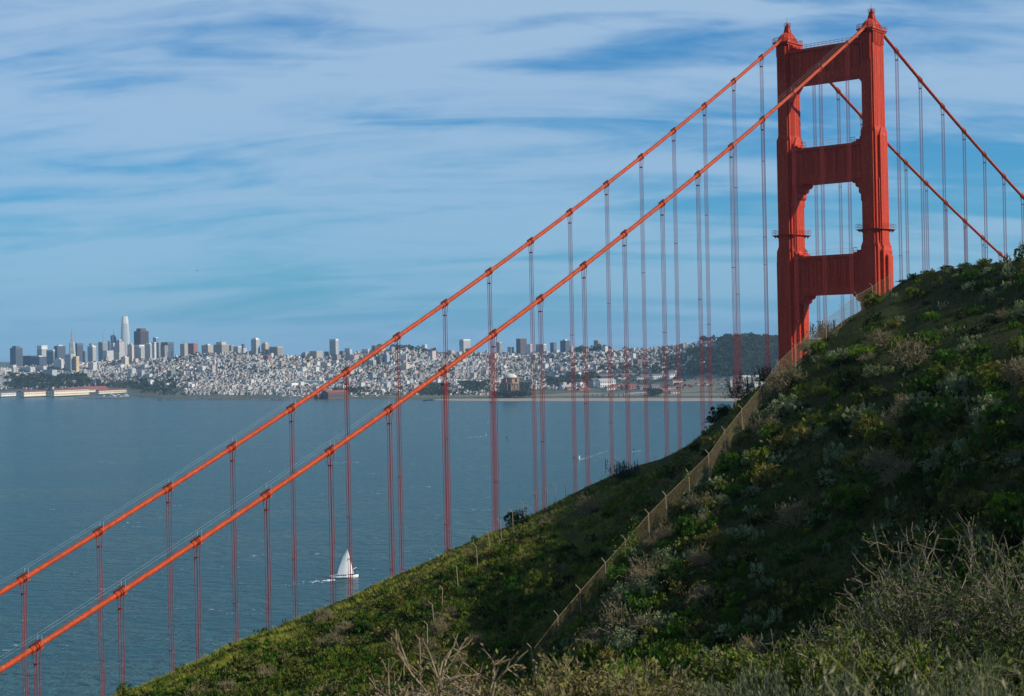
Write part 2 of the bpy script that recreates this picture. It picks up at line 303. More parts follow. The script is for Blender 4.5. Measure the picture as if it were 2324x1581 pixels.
def water_mat():
    m = bpy.data.materials.new('bay_water'); m.use_nodes = True; N, L = m.node_tree.nodes, m.node_tree.links; b = N['Principled BSDF']
    t = N.new('ShaderNodeTexCoord')
    def noise(sx, sy, rot, detail=4, rough=.6, dist=0.0):
        mp = N.new('ShaderNodeMapping'); L.new(t.outputs['Object'], mp.inputs[0]); mp.inputs['Scale'].default_value = (sx, sy, 1); mp.inputs['Rotation'].default_value = (0, 0, math.radians(rot))
        n = N.new('ShaderNodeTexNoise'); L.new(mp.outputs[0], n.inputs['Vector']); n.inputs['Scale'].default_value = 1; n.inputs['Detail'].default_value = detail; n.inputs['Roughness'].default_value = rough; n.inputs['Distortion'].default_value = dist
        return n.outputs[0]
    def mth(op, a, bb, cl=False):
        n = N.new('ShaderNodeMath'); n.operation = op; n.use_clamp = cl
        for i, v in enumerate((a, bb)):
            if isinstance(v, (int, float)): n.inputs[i].default_value = v
            else: L.new(v, n.inputs[i])
        return n.outputs[0]
    def ramp(v, lo, hi):
        n = N.new('ShaderNodeMapRange'); L.new(v, n.inputs[0]); n.inputs[1].default_value = lo; n.inputs[2].default_value = hi; return n.outputs[0]
    swell = noise(.022, .045, 12, 3); chop = noise(.085, .13, 18, 5, .62, .3); rip = noise(.35, .5, 5, 4)
    h = mth('ADD', mth('MULTIPLY', swell, 14.0), mth('ADD', mth('MULTIPLY', chop, 20.0), mth('MULTIPLY', rip, 2.4)))
    u = N.new('ShaderNodeBump'); L.new(h, u.inputs['Height']); u.inputs['Distance'].default_value = 1.0
    patch = ramp(noise(.0022, .006, 20, 4), .36, .64); ps = N.new('ShaderNodeMapRange'); L.new(patch, ps.inputs[0]); ps.inputs[3].default_value = .55; ps.inputs[4].default_value = 1.0; L.new(ps.outputs[0], u.inputs['Strength'])
    mx = N.new('ShaderNodeMix'); mx.data_type = 'RGBA'; L.new(patch, mx.inputs[0]); mx.inputs[6].default_value = (.004, .050, .066, 1); mx.inputs[7].default_value = (.013, .080, .092, 1)
    crest = noise(.16, .30, 14, 6, .7, .6)
    group = noise(.012, .022, 8, 3)
    foam = ramp(mth('ADD', mth('MULTIPLY', crest, .8), mth('ADD', mth('MULTIPLY', group, .42), mth('MULTIPLY', chop, .30))), .93, .98)
    cm = N.new('ShaderNodeMix'); cm.data_type = 'RGBA'; L.new(foam, cm.inputs[0]); L.new(mx.outputs[2], cm.inputs[6]); cm.inputs[7].default_value = (.72, .76, .78, 1)
    L.new(cm.outputs[2], b.inputs['Base Color']); L.new(ramp(foam, 0, 1), b.inputs['Roughness'])
    rr = N.new('ShaderNodeMapRange'); L.new(foam, rr.inputs[0]); rr.inputs[3].default_value = .2; rr.inputs[4].default_value = .9; L.new(rr.outputs[0], b.inputs['Roughness'])
    b.inputs['IOR'].default_value = 1.33; b.inputs['Specular IOR Level'].default_value = .33; L.new(u.outputs[0], b.inputs['Normal'])
    return m
M['water'] = water_mat()
WATER_R = 12800
th = np.linspace(0, 2 * math.pi, 97)[:-1]
wv = np.concatenate([[[0, 0, 0]], np.stack([np.sin(th) * WATER_R, np.cos(th) * WATER_R, th * 0], 1)])
wt = np.array([(0, 1 + (i + 1) % 96, 1 + i) for i in range(96)])
water = add_obj('bay_water', mesh_np('bay_water', wv, [wt], M['water'])); tagk(water, 'structure')

# ------------------------------------------------------------------ the suspension bridge (local x = along the span towards the headland, y = near side, z = up)
def steel_mat(name, c, c2, rough=.5):
    m = bpy.data.materials.new(name); m.use_nodes = True; N, L = m.node_tree.nodes, m.node_tree.links; b = N['Principled BSDF']; b.inputs['Roughness'].default_value = rough; b.inputs['Specular IOR Level'].default_value = .12
    t = N.new('ShaderNodeTexCoord'); n = N.new('ShaderNodeTexNoise'); L.new(t.outputs['Object'], n.inputs['Vector']); n.inputs['Scale'].default_value = .35; n.inputs['Detail'].default_value = 8; n.inputs['Roughness'].default_value = .7
    r = N.new('ShaderNodeMapRange'); L.new(n.outputs[0], r.inputs[0]); r.inputs[1].default_value = .35; r.inputs[2].default_value = .7
    x = N.new('ShaderNodeMix'); x.data_type = 'RGBA'; L.new(r.outputs[0], x.inputs[0]); x.inputs[6].default_value = (*c, 1); x.inputs[7].default_value = (*c2, 1)
    n2 = N.new('ShaderNodeTexNoise'); L.new(t.outputs['Object'], n2.inputs['Vector']); n2.inputs['Scale'].default_value = 2.2; n2.inputs['Detail'].default_value = 5
    r2 = N.new('ShaderNodeMapRange'); L.new(n2.outputs[0], r2.inputs[0]); r2.inputs[1].default_value = .56; r2.inputs[2].default_value = .68
    y = N.new('ShaderNodeMix'); y.data_type = 'RGBA'; L.new(r2.outputs[0], y.inputs[0]); L.new(x.outputs[2], y.inputs[6]); y.inputs[7].default_value = (min(c[0] * 1.12, 1), c[1] * 2.8, c[2] * 5.0, 1)
    mp = N.new('ShaderNodeMapping'); L.new(t.outputs['Object'], mp.inputs[0]); mp.inputs['Scale'].default_value = (1.3, 1.3, .07)      # rain streaks and faded paint running down
    n3 = N.new('ShaderNodeTexNoise'); L.new(mp.outputs[0], n3.inputs['Vector']); n3.inputs['Scale'].default_value = 1.0; n3.inputs['Detail'].default_value = 6; n3.inputs['Roughness'].default_value = .7
    r3 = N.new('ShaderNodeMapRange'); L.new(n3.outputs[0], r3.inputs[0]); r3.inputs[1].default_value = .35; r3.inputs[2].default_value = .65; r3.inputs[3].default_value = .70; r3.inputs[4].default_value = 1.08
    w = N.new('ShaderNodeMix'); w.data_type = 'RGBA'; w.blend_type = 'MULTIPLY'; w.inputs[0].default_value = 1.0; L.new(y.outputs[2], w.inputs[6]); L.new(r3.outputs[0], w.inputs[7])
    L.new(w.outputs[2], b.inputs['Base Color'])
    return m
M['steel'] = steel_mat('orange_steel', (.42, .035, .010), (.35, .035, .015))
M['cable'] = steel_mat('orange_cable', (.37, .043, .009), (.32, .054, .020), .55)
M['rope'] = mat('wire_rope_paint', (.19, .024, .022), .7, spec=.1, var=.15, scale=1.0)
M['dull'] = mat('galvanised_wire', (.38, .40, .42), .5, metallic=.2)
YAW = 2.43889; sv = np.array([math.cos(YAW), -math.sin(YAW)])   # span direction: cos/sin of bearing relative to the view
S_DIR = np.array([math.sin(-YAW), math.cos(-YAW)]); E_DIR = np.array([math.sin(math.pi / 2 - YAW), math.cos(math.pi / 2 - YAW)])
TOW = -406.139 * S_DIR + 220.5125 * E_DIR
bridge = empty('suspension_bridge', (TOW[0], TOW[1], 0), math.atan2(S_DIR[1], S_DIR[0]))
tag(bridge, 'red-orange suspension bridge with a tall twin-legged tower rising behind the hill', 'bridge')
def zcable(s):
    a = abs(s); return 227 - .58570 * a + .00033744 * a * a if s > 0 else 227 - 143 * (1 - (1 - a / 640) ** 2)
PANEL = 15.24

def leg(ysign):
    """one tower leg: cruciform stack of set-back stages"""
    y0 = 13.7 * ysign; mb = MB()
    #        z0   z1    core we, ws, | north pilaster w, proj | side pilaster w, proj
    st = [(0, 70, 6.6, 10.2, 5.2, 1.1, 6.4, 1.3), (70, 162.4, 5.3, 8.4, 4.2, .75, 5.4, .95), (162.4, 195.2, 4.55, 7.5, 3.5, .65, 4.4, .75), (195.2, 223.4, 3.75, 6.7, 2.9, .5, 0, 0)]
    for i, (z0, z1, we, ws, nw, np_, sw, sp) in enumerate(st):
        mb.box(-ws / 2, ws / 2, y0 - we / 2, y0 + we / 2, z0, z1)
        mb.box(-ws / 2 - np_, ws / 2 + np_, y0 - nw / 2, y0 + nw / 2, z0, z1 - .25)
        if sw: mb.box(-sw / 2, sw / 2, y0 - we / 2 - sp, y0 + we / 2 + sp, z0, z1 - 1.3); mb.hexa([(-sw / 2, y0 - we / 2 - sp, z1 - 1.3), (sw / 2, y0 - we / 2 - sp, z1 - 1.3), (sw / 2, y0 + we / 2 + sp, z1 - 1.3), (-sw / 2, y0 + we / 2 + sp, z1 - 1.3)],
                                [(-.05, y0 - we / 2, z1 + 1.1), (.05, y0 - we / 2, z1 + 1.1), (.05, y0 + we / 2, z1 + 1.1), (-.05, y0 + we / 2, z1 + 1.1)])
        if i < 3:                                  # sloped shoulder where the stage narrows
            n = st[i + 1]; a = .35; h = 1.5
            mb.hexa([(-ws / 2, y0 - we / 2, z1), (ws / 2, y0 - we / 2, z1), (ws / 2, y0 + we / 2, z1), (-ws / 2, y0 + we / 2, z1)],
                    [(-n[3] / 2, y0 - n[2] / 2, z1 + h), (n[3] / 2, y0 - n[2] / 2, z1 + h), (n[3] / 2, y0 + n[2] / 2, z1 + h), (-n[3] / 2, y0 + n[2] / 2, z1 + h)])
    # lower narrow side pilasters that end half-way up each stage
    for (zt, w, pr, we) in ((182.5, 5.4, .42, 4.55), (160.5, 3.0, 1.75, 5.3)):
        zb = 162.4 if zt > 170 else 70
        mb.box(-w / 2, w / 2, y0 - we / 2 - pr, y0 + we / 2 + pr, zb, zt - 1.0)
        mb.hexa([(-w / 2, y0 - we / 2 - pr, zt - 1), (w / 2, y0 - we / 2 - pr, zt - 1), (w / 2, y0 + we / 2 + pr, zt - 1), (-w / 2, y0 + we / 2 + pr, zt - 1)], [(-.1, y0 - we / 2, zt + .6), (.1, y0 - we / 2, zt + .6), (.1, y0 + we / 2, zt + .6), (-.1, y0 + we / 2, zt + .6)])
    L = mb.obj('tower_leg', M['steel'], bridge)
    # plate seams: thin cover strips on the broad faces
    sm = MB()
    for (z0, z1, we, ws, *_r2) in st[1:]:
        for k in range(1, int((z1 - z0) // 3.4)):
            z = z0 + 1.6 + k * 3.4
            if z > z1 - 1: continue
            sm.box(-ws / 2 - .04, ws / 2 + .04, y0 - we / 2 - .035, y0 + we / 2 + .035, z, z + .12)
        for q in (-.36, -.18, .18, .36):
            sm.box(ws * q - .05, ws * q + .05, y0 - we / 2 - .05, y0 + we / 2 + .05, z0 + .2, z1 - .2)
    tagk(sm.obj('plate_seams', M['steel'], L), 'stuff')
    # fluted collar under the cap
    col = MB(); we, ws = 3.75, 6.7
    for q in np.linspace(-ws / 2 + .35, ws / 2 - .35, 8): col.box(q - .24, q + .24, y0 - we / 2 - .22, y0 + we / 2 + .22, 220.2 - .5 * (abs(q) < 2), 223.4)
    for q in np.linspace(-1.15, 1.15, 4): col.box(-ws / 2 - .75, ws / 2 + .75, y0 + q - .18, y0 + q + .18, 215.3, 223.3)
    col.obj('fluted_collar', M['steel'], L)
    cap = MB(); cap.box(-4.2, 4.2, y0 - 2.3, y0 + 2.3, 223.4, 223.9); cap.box(-4.5, 4.5, y0 - 2.6, y0 + 2.6, 223.9, 224.3)
    cap.obj('cornice', M['steel'], L)
    # domed housing over the cable saddle
    dome = MB(); prof = [(0, 227.5), (1.2, 227.35), (2.3, 226.9), (3.2, 226.2), (3.9, 225.3), (4.2, 224.3)]
    ring = lambda rx, ry, z, k=16: [(rx * math.cos(t), y0 + ry * math.sin(t), z) for t in np.linspace(0, 2 * math.pi, k + 1)[:-1]]
    V = []
    for (r_, z_) in prof: V += ring(max(r_, .5), max(r_ * .58, .4), z_)
    k = 16; Q = [(a * k + i, (a + 1) * k + i, (a + 1) * k + (i + 1) % k, a * k + (i + 1) % k) for a in range(len(prof) - 1) for i in range(k)]
    dome.add(V, Q)
    do = dome.obj('saddle_housing', M['steel'], L, smooth=True)
    rib = MB()
    for i in range(k):
        for a in range(len(prof) - 1): rib.tubes([V[a * k + i]], [V[(a + 1) * k + i]], .10, k=4)
    for a in (3, 4): 
        for i in range(k): rib.tubes([V[a * k + i]], [V[a * k + (i + 1) % k]], .07, k=4)
    rib.obj('housing_ribs', M['steel'], do)
    # obelisk with a beacon cage
    ob = MB(); ob.box(-.95, .95, y0 - .95, y0 + .95, 227.2, 227.5); ob.hexa([(-.75, y0 - .75, 227.5), (.75, y0 - .75, 227.5), (.75, y0 + .75, 227.5), (-.75, y0 + .75, 227.5)], [(-.42, y0 - .42, 229.3), (.42, y0 - .42, 229.3), (.42, y0 + .42, 229.3), (-.42, y0 + .42, 229.3)])
    for sx in (-1, 1):
        for sy in (-1, 1): ob.tubes([(sx * .8, y0 + sy * .8, 227.3)], [(sx * .44, y0 + sy * .44, 229.4)], .13, k=4)
    oo = ob.obj('beacon_obelisk', M['steel'], L)
    cg = MB(); cg.box(-.72, .72, y0 - .72, y0 + .72, 229.3, 229.38)
    for z in (229.8, 230.3):
        pts = [(-.72, y0 - .72, z), (.72, y0 - .72, z), (.72, y0 + .72, z), (-.72, y0 + .72, z)]
        cg.tubes(pts, pts[1:] + pts[:1], .045, k=4)
    for sx in (-1, 0, 1):
        for sy in (-1, 0, 1):
            if sx or sy: cg.tubes([(sx * .72, y0 + sy * .72, 229.3)], [(sx * .72, y0 + sy * .72, 230.3)], .045, k=4)
    cg.tubes([(.1, y0, 229.3)], [(.1, y0, 232.0)], .045, k=5); cg.tubes([(.4, y0, 229.3)], [(.4, y0, 230.9)], .04, k=4)
    cg.obj('beacon_cage', M['steel'], oo)
    bl = MB()
    pr = [(0, 229.38), (.28, 229.4), (.30, 229.9), (.22, 230.2), (.0, 230.4)]; V = []
    for (r_, z_) in pr: V += [(max(r_, .01) * math.cos(t), y0 + max(r_, .01) * math.sin(t), z_) for t in np.linspace(0, 2 * math.pi, 11)[:-1]]
    bl.add(V, [(a * 10 + i, a * 10 + (i + 1) % 10, (a + 1) * 10 + (i + 1) % 10, (a + 1) * 10 + i) for a in range(4) for i in range(10)])
    bl.obj('beacon_lamp', M['rope'], oo, smooth=True)
    # cornice railing
    rl = MB(); cs = [(-4.4, y0 - 2.5), (4.4, y0 - 2.5), (4.4, y0 + 2.5), (-4.4, y0 + 2.5)]
    for a in range(4):
        p, q = np.array(cs[a]), np.array(cs[(a + 1) % 4])
        for z in (224.8, 225.35): rl.tubes([(*p, z)], [(*q, z)], .05, k=4)
        for t in np.linspace(0, 1, 6 if a % 2 == 0 else 4): u = p + (q - p) * t; rl.tubes([(*u, 224.3)], [(*u, 225.4)], .05, k=4)
    for sx in (-1, 1):
        rl.tubes([(sx * 5.2, y0 - 1.6, 224.3)], [(sx * 5.2, y0 + 1.6, 224.3)], .06, k=4); rl.tubes([(sx * 5.2, y0 - 1.6, 225.4)], [(sx * 5.2, y0 + 1.6, 225.4)], .06, k=4)
        for q in (-1.6, 0, 1.6): rl.tubes([(sx * 4.4, y0 + q, 224.3)], [(sx * 5.2, y0 + q, 224.3)], .07, k=4); rl.tubes([(sx * 5.2, y0 + q, 224.3)], [(sx * 5.2, y0 + q, 225.4)], .06, k=4)
    rl.obj('railing', M['steel'], L)
    # maintenance platform with brackets
    pf = MB(); we, ws, zp = 4.55, 8.9, 167.3; ox, oy = ws / 2 + .55, we / 2 + 1.45
    pf.box(-ox, ox, y0 - oy, y0 + oy, zp - .12, zp)
    cs = [(-ox, y0 - oy), (ox, y0 - oy), (ox, y0 + oy), (-ox, y0 + oy)]
    for a in range(4):
        p, q = np.array(cs[a]), np.array(cs[(a + 1) % 4])
        for z in (.5, 1.0, 1.45): pf.tubes([(*p, zp + z)], [(*q, zp + z)], .035, k=4)
        for t in np.linspace(0, 1, 7): u = p + (q - p) * t; pf.tubes([(*u, zp)], [(*u, zp + 1.5)], .035, k=4)
    for q in np.linspace(-ox + .4, ox - .4, 7):
        for s_ in (-1, 1): pf.prism([(y0 + s_ * oy, zp - .12), (y0 + s_ * (we / 2 + .3), zp - .12), (y0 + s_ * (we / 2 + .3), zp - .95)], 0, q - .1, q + .1)
    pf.obj('maintenance_platform', M['steel'], L)
    return L
legs = [leg(1), leg(-1)]
# stair ladder under the far leg's platform
ld = MB(); yb = -13.7 + 3.0
for dx in (-.35, .35): ld.tubes([(1.6 + dx, yb, 160.5)], [(.4 + dx, yb, 168.6)], .07, k=4); ld.tubes([(3.0 + dx * .6, yb, 160.5)], [(3.0 + dx * .6, yb, 167.2)], .05, k=4)
for k in range(14): t = k / 13; ld.tubes([(1.25 - 1.2 * t, yb, 160.6 + 8 * t)], [(1.95 - 1.2 * t, yb, 160.6 + 8 * t)], .04, k=4); ld.tubes([(2.8, yb, 160.6 + 6.4 * t)], [(3.2, yb, 160.6 + 6.4 * t)], .035, k=4)
ld.obj('access_ladder', M['steel'], legs[1])

def strut(z0, z1, hw, corbel):
    """portal strut: boxed girder with fluted panels and stepped corbels"""
    inner = 13.7 - 1.9; mb = MB(); hs = hw
    mb.box(-hs, hs, -inner, inner, z0 + .9, z1 - .8)
    mb.box(-hs - .28, hs + .28, -inner, inner, z0, z0 + .9); mb.box(-hs - .45, hs + .45, -inner, inner, z1 - .8, z1)
    so = mb.obj('portal_strut', M['steel'], bridge)
    h = z1 - z0; pn = MB()
    for s_ in (-1, 1):
        x0, x1 = sorted((s_ * hs, s_ * (hs + .22)))
        pn.box(x0, x1, -inner, inner, z0 + .9, z0 + 2.3)
        for q in np.linspace(-inner + 1.2, inner - 1.2, 9):
            pn.hexa([(x0, q - .55, z0 + 2.3), (x1, q - .55, z0 + 2.3), (x1, q + .55, z0 + 2.3), (x0, q + .55, z0 + 2.3)], [(x0, q - .55, z1 - 2.0), (x1, q - .55, z1 - 2.0), (x1, q + .55, z1 - 2.0), (x0, q + .55, z1 - 2.0)])
            pn.prism([(q - .95, z0 + 2.3), (q + .95, z0 + 2.3), (q, z0 + 3.0)], 0, x0, s_ * (hs + .12) if s_ > 0 else x1) if False else None
        for q in np.linspace(-inner, inner, 19)[1:-1]:
            pn.box(x0, (x0 + x1) / 2 if s_ > 0 else x1, q - .16, q + .16, z0 + 2.3, z1 - 1.2)
    pn.obj('fluted_panel', M['steel'], so)
    if corbel:
        for s_ in (-1, 1):
            cb = MB(); steps = [(3.9, 1.1), (2.75, 2.4), (1.75, 4.4), (1.15, 6.8), (.6, 9.2)]
            zt = z0
            for (w_, d_) in steps:
                ya, yb_ = sorted((s_ * (inner + .2), s_ * (inner - w_))); yc = s_ * (inner - w_ + .5)
                zb = z0 - d_
                poly = [(s_ * (inner + .2), zt), (s_ * (inner - w_), zt), (s_ * (inner - w_), zb + .6), (yc, zb), (s_ * (inner + .2), zb)]
                cb.prism(poly, 0, -hs * (1.0 - .05 * d_ / 4), hs * (1.0 - .05 * d_ / 4)); zt = zb
            cb.obj('stepped_corbel', M['steel'], so)
    else:
        for s_ in (-1, 1):
            cb = MB(); cb.prism([(s_ * (inner + .2), z0), (s_ * (inner - 1.6), z0), (s_ * (inner - 1.4), z0 - .5), (s_ * (inner - .25), z0 - 2.1), (s_ * (inner + .2), z0 - 2.1)], 0, -hs, hs); cb.obj('haunch', M['steel'], so)
    # upstand shoulders and rail on top
    for s_ in (-1, 1):
        sh = MB()
        for (w_, d_) in ((1.2, 1.7), (2.4, 1.0), (3.6, .45)):
            ya, yb_ = sorted((s_ * (inner + .2), s_ * (inner - w_))); sh.box(-hs + .3, hs - .3, ya, yb_, z1, z1 + d_)
        sh.obj('stepped_shoulder', M['steel'], so)
    return so
s1 = strut(211.4, 221.4, 2.7, False); s2 = strut(181.9, 192.3, 3.1, True); s3 = strut(149.2, 160.6, 3.5, True); s4 = strut(112, 124, 3.8, True)
rl = MB()
for x in (-2.9, 2.9):
    for z in (222.0, 222.55): rl.tubes([(x, -11, z)], [(x, 11, z)], .055, k=4)
    for q in np.linspace(-11, 11, 18): rl.tubes([(x, q, 221.4)], [(x, q, 222.6)], .055, k=4)
rl.obj('railing', M['steel'], s1)
for so, zt in ((s2, 192.3), (s3, 160.6)):
    w = MB()
    for z in (.9, 1.6): w.tubes([(2.6, -9, zt + z)], [(2.6, 9, zt + z)], .03, k=3)
    for q in (-7.6, 8.4):
        for dy in (-.6, .6):
            w.tubes([(2.6, q + dy, zt)], [(2.6, q + dy, zt + 1.7)], .07, k=4)
        for z in (.85, 1.7): w.tubes([(2.6, q - .6, zt + z)], [(2.6, q + .6, zt + z)], .06, k=4)
    w.obj('guard_wire', M['steel'], so)

# main cables, bands, hand ropes and suspenders
def build_cable(y):
    ss = np.concatenate([np.arange(-640, -10, 7.62), np.arange(-7.62, -2, 1.9), [0], np.arange(1.9, 8, 1.9), np.arange(15.24, 343, 7.62)])
    ss = np.array(sorted(set(np.round(ss, 3))))
    pts = np.array([(s, y, zcable(s) if abs(s) > .1 else 227.0) for s in ss]); mb = MB().poly_tube(pts, .46, 12)
    c = mb.obj('main_cable', M['cable'], bridge, smooth=True)
    c['label'] = 'nearer main cable' if y > 0 else 'farther main cable'
    ks = list(range(-14, 22))
    for dy in (-.55, .55):
        hr = MB()
        P = np.array([(k * PANEL, y + dy, zcable(k * PANEL) + 1.65) for k in ks if k != 0 and k <= 21]); left = P[P[:, 0] > 0]; right = P[P[:, 0] < 0]
        for Q in (left, right): hr = MB().poly_tube(Q, .010, 4); hr.obj('hand_rope', M['dull'], c)
    return c
band_me = post_me = rope_me = None
def band_mesh():
    b = MB(); k = 14
    pts = [(-1.05, 0, 0), (-1.0, 0, 0), (1.0, 0, 0), (1.05, 0, 0)]; b.poly_tube(pts, [.50, .56, .56, .50], k)
    for s_ in (-1, 1): b.box(-1.0, 1.0, s_ * .10 - .05, s_ * .10 + .05, -.72, -.5)
    return b.mesh('cable_band', M['cable'], smooth=False)
band_me = band_mesh()
M['bolt'] = mat('dark_bolts', (.10, .022, .016), .8, spec=.1, var=.3, scale=4.0)  # darker red for the bolt ridges and rope saddles
bt = MB()
for s_ in (-1, 1): bt.box(-1.0, 1.0, s_ * .10 - .05, s_ * .10 + .05, .50, .76)
for x in np.linspace(-.9, .9, 7): bt.box(x - .06, x + .06, -.26, .26, .60, .74)
for x in (-.20, .20): bt.poly_tube([(x * 1.0 - .055, 0, 0), (x * 1.0 + .055, 0, 0)], .66, 14)
bolt_me = bt.mesh('band_bolts', M['bolt'])
hm = MB(); hm.tubes([(-.6, 0, .4)], [(-.6, 0, 1.75)], .035, k=4)
post_me = hm.mesh('rope_post', M['dull'])
sp = MB(); sp.box(-.34, .34, -.30, .30, -.12, .12); sock_me = sp.mesh('rope_socket', M['rope'])
ZDECK = 68.0
ring_ropes = [(-.25, -.42), (.25, -.42), (-.25, .42), (.25, .42)]
unit = MB(); unit.tubes([(0, 0, 0)], [(0, 0, -1.0)], .058, k=5); rope_me = unit.mesh('rope', M['rope'])
sb = MB(); sb.box(-.30, .30, -.46, .46, -.05, .05); spread_me = sb.mesh('spreader', M['rope'])
for y in (13.7, -13.7):
    c = build_cable(y)
    for k in list(range(-12, 0)) + list(range(1, 22)):
        s = k * PANEL; z = zcable(s); slope = (zcable(s + .5) - zcable(s - .5)); ang = -math.atan(slope)
        b = add_obj('cable_band', band_me, c, (s, y, z)); b.rotation_euler = (0, ang, 0)
        bo_ = add_obj('band_bolts', bolt_me, c, (s, y, z)); bo_.rotation_euler = (0, ang, 0)
        for dy in (-.55, .55): add_obj('rope_post', post_me, c, (s, y + dy, z))
        if z - 3 < ZDECK: continue
        u = MB()                                         # splayed upper loop of the hanger
        for (dx, dy) in ring_ropes: u.tubes([(s + dx * 1.4, y + dy * 1.25, z - .2)], [(s + dx, y + dy * .8, z - 2.6)], .06, k=5)
        su = u.obj('suspender', M['rope'], bridge)
        add_obj('rope_socket', sock_me, su, (s, y, z - 2.6))
        for (dx, dy) in ring_ropes:
            r_ = add_obj('rope', rope_me, su, (s + dx, y + dy * .8, z - 2.6)); r_.scale = (1, 1, z - 2.6 - ZDECK)
        for zz in np.arange(z - 30, ZDECK + 5, -30): add_obj('spreader', spread_me, su, (s, y, zz))
dk = MB(); dk.box(-640, 343, -13.7, 13.7, ZDECK - 1.2, ZDECK)
do = dk.obj('road_deck', M['steel'], bridge)
tr = MB()
for y in (-13.7, 13.7):
    tr.tubes([(-640, y, ZDECK)], [(343, y, ZDECK)], .5, k=4); tr.tubes([(-640, y, ZDECK - 7.6)], [(343, y, ZDECK - 7.6)], .5, k=4)
    for k in range(-42, 22): tr.tubes([(k * PANEL, y, ZDECK)], [((k + .5) * PANEL, y, ZDECK - 7.6)], .25, k=4); tr.tubes([((k + .5) * PANEL, y, ZDECK - 7.6)], [((k + 1) * PANEL, y, ZDECK)], .25, k=4)
tr.obj('deck_truss', M['steel'], do)
# ------------------------------------------------------------------ the city across the water
SHORE = curve([(px, py, float(np.hypot(*sea(px, py)[:2]))) for (px, py) in
               [(-500, 904), (0, 901), (150, 900), (290, 899), (360, 905), (560, 905), (760, 906), (1000, 908), (1400, 910), (1640, 909), (1800, 903), (2200, 885), (2700, 870)]])
CCREST = curve([(-500, 836, 7200), (0, 838, 7200), (100, 832, 7200), (250, 822, 7200), (400, 812, 7000), (480, 803, 6800), (560, 801, 6600), (640, 808, 6500), (720, 813, 6500), (790, 804, 6400), (850, 800, 6400), (890, 793, 6400),
                (1000, 802, 6400), (1100, 802, 6400), (1200, 803, 6400), (1300, 801, 5800), (1400, 793, 5700), (1500, 789, 5500), (1560, 783, 5300), (1650, 775, 5000), (1700, 774, 4900), (1760, 779, 4900), (1900, 785, 4900), (2300, 800, 5000), (2700, 800, 5000)])
CA = np.linspace(-.52, .52, 360)
c_rs = pchip(SHORE[:, 0], SHORE[:, 1], CA); c_rc = pchip(CCREST[:, 0], CCREST[:, 1], CA); c_zc = pchip(CCREST[:, 0], CCREST[:, 2], CA)
CT = np.concatenate([[-.02, 0, .008, .02], np.linspace(.04, 1, 60), np.linspace(1.04, 1.25, 8), [1.6, 2.2, 2.6]])
CTZ = pchip([-.02, 0, .008, .02, .22, .36, .7, 1, 1.12, 1.6, 2.2, 2.6], [-.02, .004, .012, .02, .035, .10, .58, 1, .93, .35, .08, -.02], CT)
CRr = c_rs[:, None] + (c_rc - c_rs)[:, None] * CT[None]; CRr = np.minimum(CRr, 12300)
CZ = c_zc[:, None] * CTZ[None]
_x, _y = np.sin(CA)[:, None] * CRr, np.cos(CA)[:, None] * CRr
CZ = CZ + np.clip(CTZ[None] - .03, 0, 1) * (fbm(_x * .0016, _y * .0016, 21, 3) - .5) * 38 * np.clip((1.15 - CT) / .3, 0, 1)[None]
def city_z(x, y):
    x = np.atleast_1d(np.asarray(x, float)); y = np.atleast_1d(np.asarray(y, float)); a = np.arctan2(x, y); r = np.hypot(x, y)
    ia = np.clip(np.searchsorted(CA, a) - 1, 0, len(CA) - 2); ta = np.clip((a - CA[ia]) / (CA[1] - CA[0]), 0, 1)
    t = (r - (c_rs[ia] * (1 - ta) + c_rs[ia + 1] * ta)) / ((c_rc - c_rs)[ia] * (1 - ta) + (c_rc - c_rs)[ia + 1] * ta)
    it = np.clip(np.searchsorted(CT, t) - 1, 0, len(CT) - 2); tt = np.clip((t - CT[it]) / (CT[it + 1] - CT[it]), 0, 1)
    return (CZ[ia, it] * (1 - tt) + CZ[ia, it + 1] * tt) * (1 - ta) + (CZ[ia + 1, it] * (1 - tt) + CZ[ia + 1, it + 1] * tt) * ta
M['cityground'] = ground_mat('city_ground', (.075, .085, .07), (.13, .125, .115), (.05, .065, .04), .006, .03, 0.0, .1)
cg = add_obj('city_hills', polar_mesh(_x, _y, CZ, M['cityground'])); tagk(cg, 'structure')
# beach and shore strips
def strip(name, pts_near, depth_px, z, m, n=60):
    mb = MB(); P = np.array(pts_near, float); xs = np.linspace(P[0, 0], P[-1, 0], n); ys = np.interp(xs, P[:, 0], P[:, 1]); de = np.interp(xs, P[:, 0], np.broadcast_to(depth_px, (len(P),)))
    a = np.array([sea(x, y + .3 * math.sin(x * .05), .15) for x, y in zip(xs, ys)]); b = np.array([sea(x, y - d, z) for x, y, d in zip(xs, ys, de)])
    b[:, 2] = np.maximum(city_z(b[:, 0], b[:, 1]) + .6, z)
    mid = (a + b) / 2; mid[:, 2] = np.maximum(mid[:, 2], city_z(mid[:, 0], mid[:, 1]) + .5)
    V = np.concatenate([a, mid, b]); q = [(i, i + 1, n + i + 1, n + i) for i in range(n - 1)] + [(n + i, n + i + 1, 2 * n + i + 1, 2 * n + i) for i in range(n - 1)]
    mb.add(V, q); o = mb.obj(name, m, smooth=True); tagk(o, 'structure'); return o
M['sand'] = mat('beach_sand', (.20, .17, .135), .95, var=.15, scale=.05)
M['parkgrass'] = mat('park_grass', (.055, .085, .03), .95, color2=(.10, .10, .045), scale=.02)
M['drygrass'] = mat('marsh_grass', (.15, .115, .085), .95, color2=(.085, .095, .05), scale=.015)
M['rock'] = mat('breakwater_rock', (.10, .095, .085), .9, var=.4, scale=.2)
strip('beach', [(960, 909), (1010, 909.5), (1100, 911), (1400, 911), (1640, 911), (1800, 909)], [.5, 4, 5.5, 6, 5.5, 4], 2.5, M['sand'])
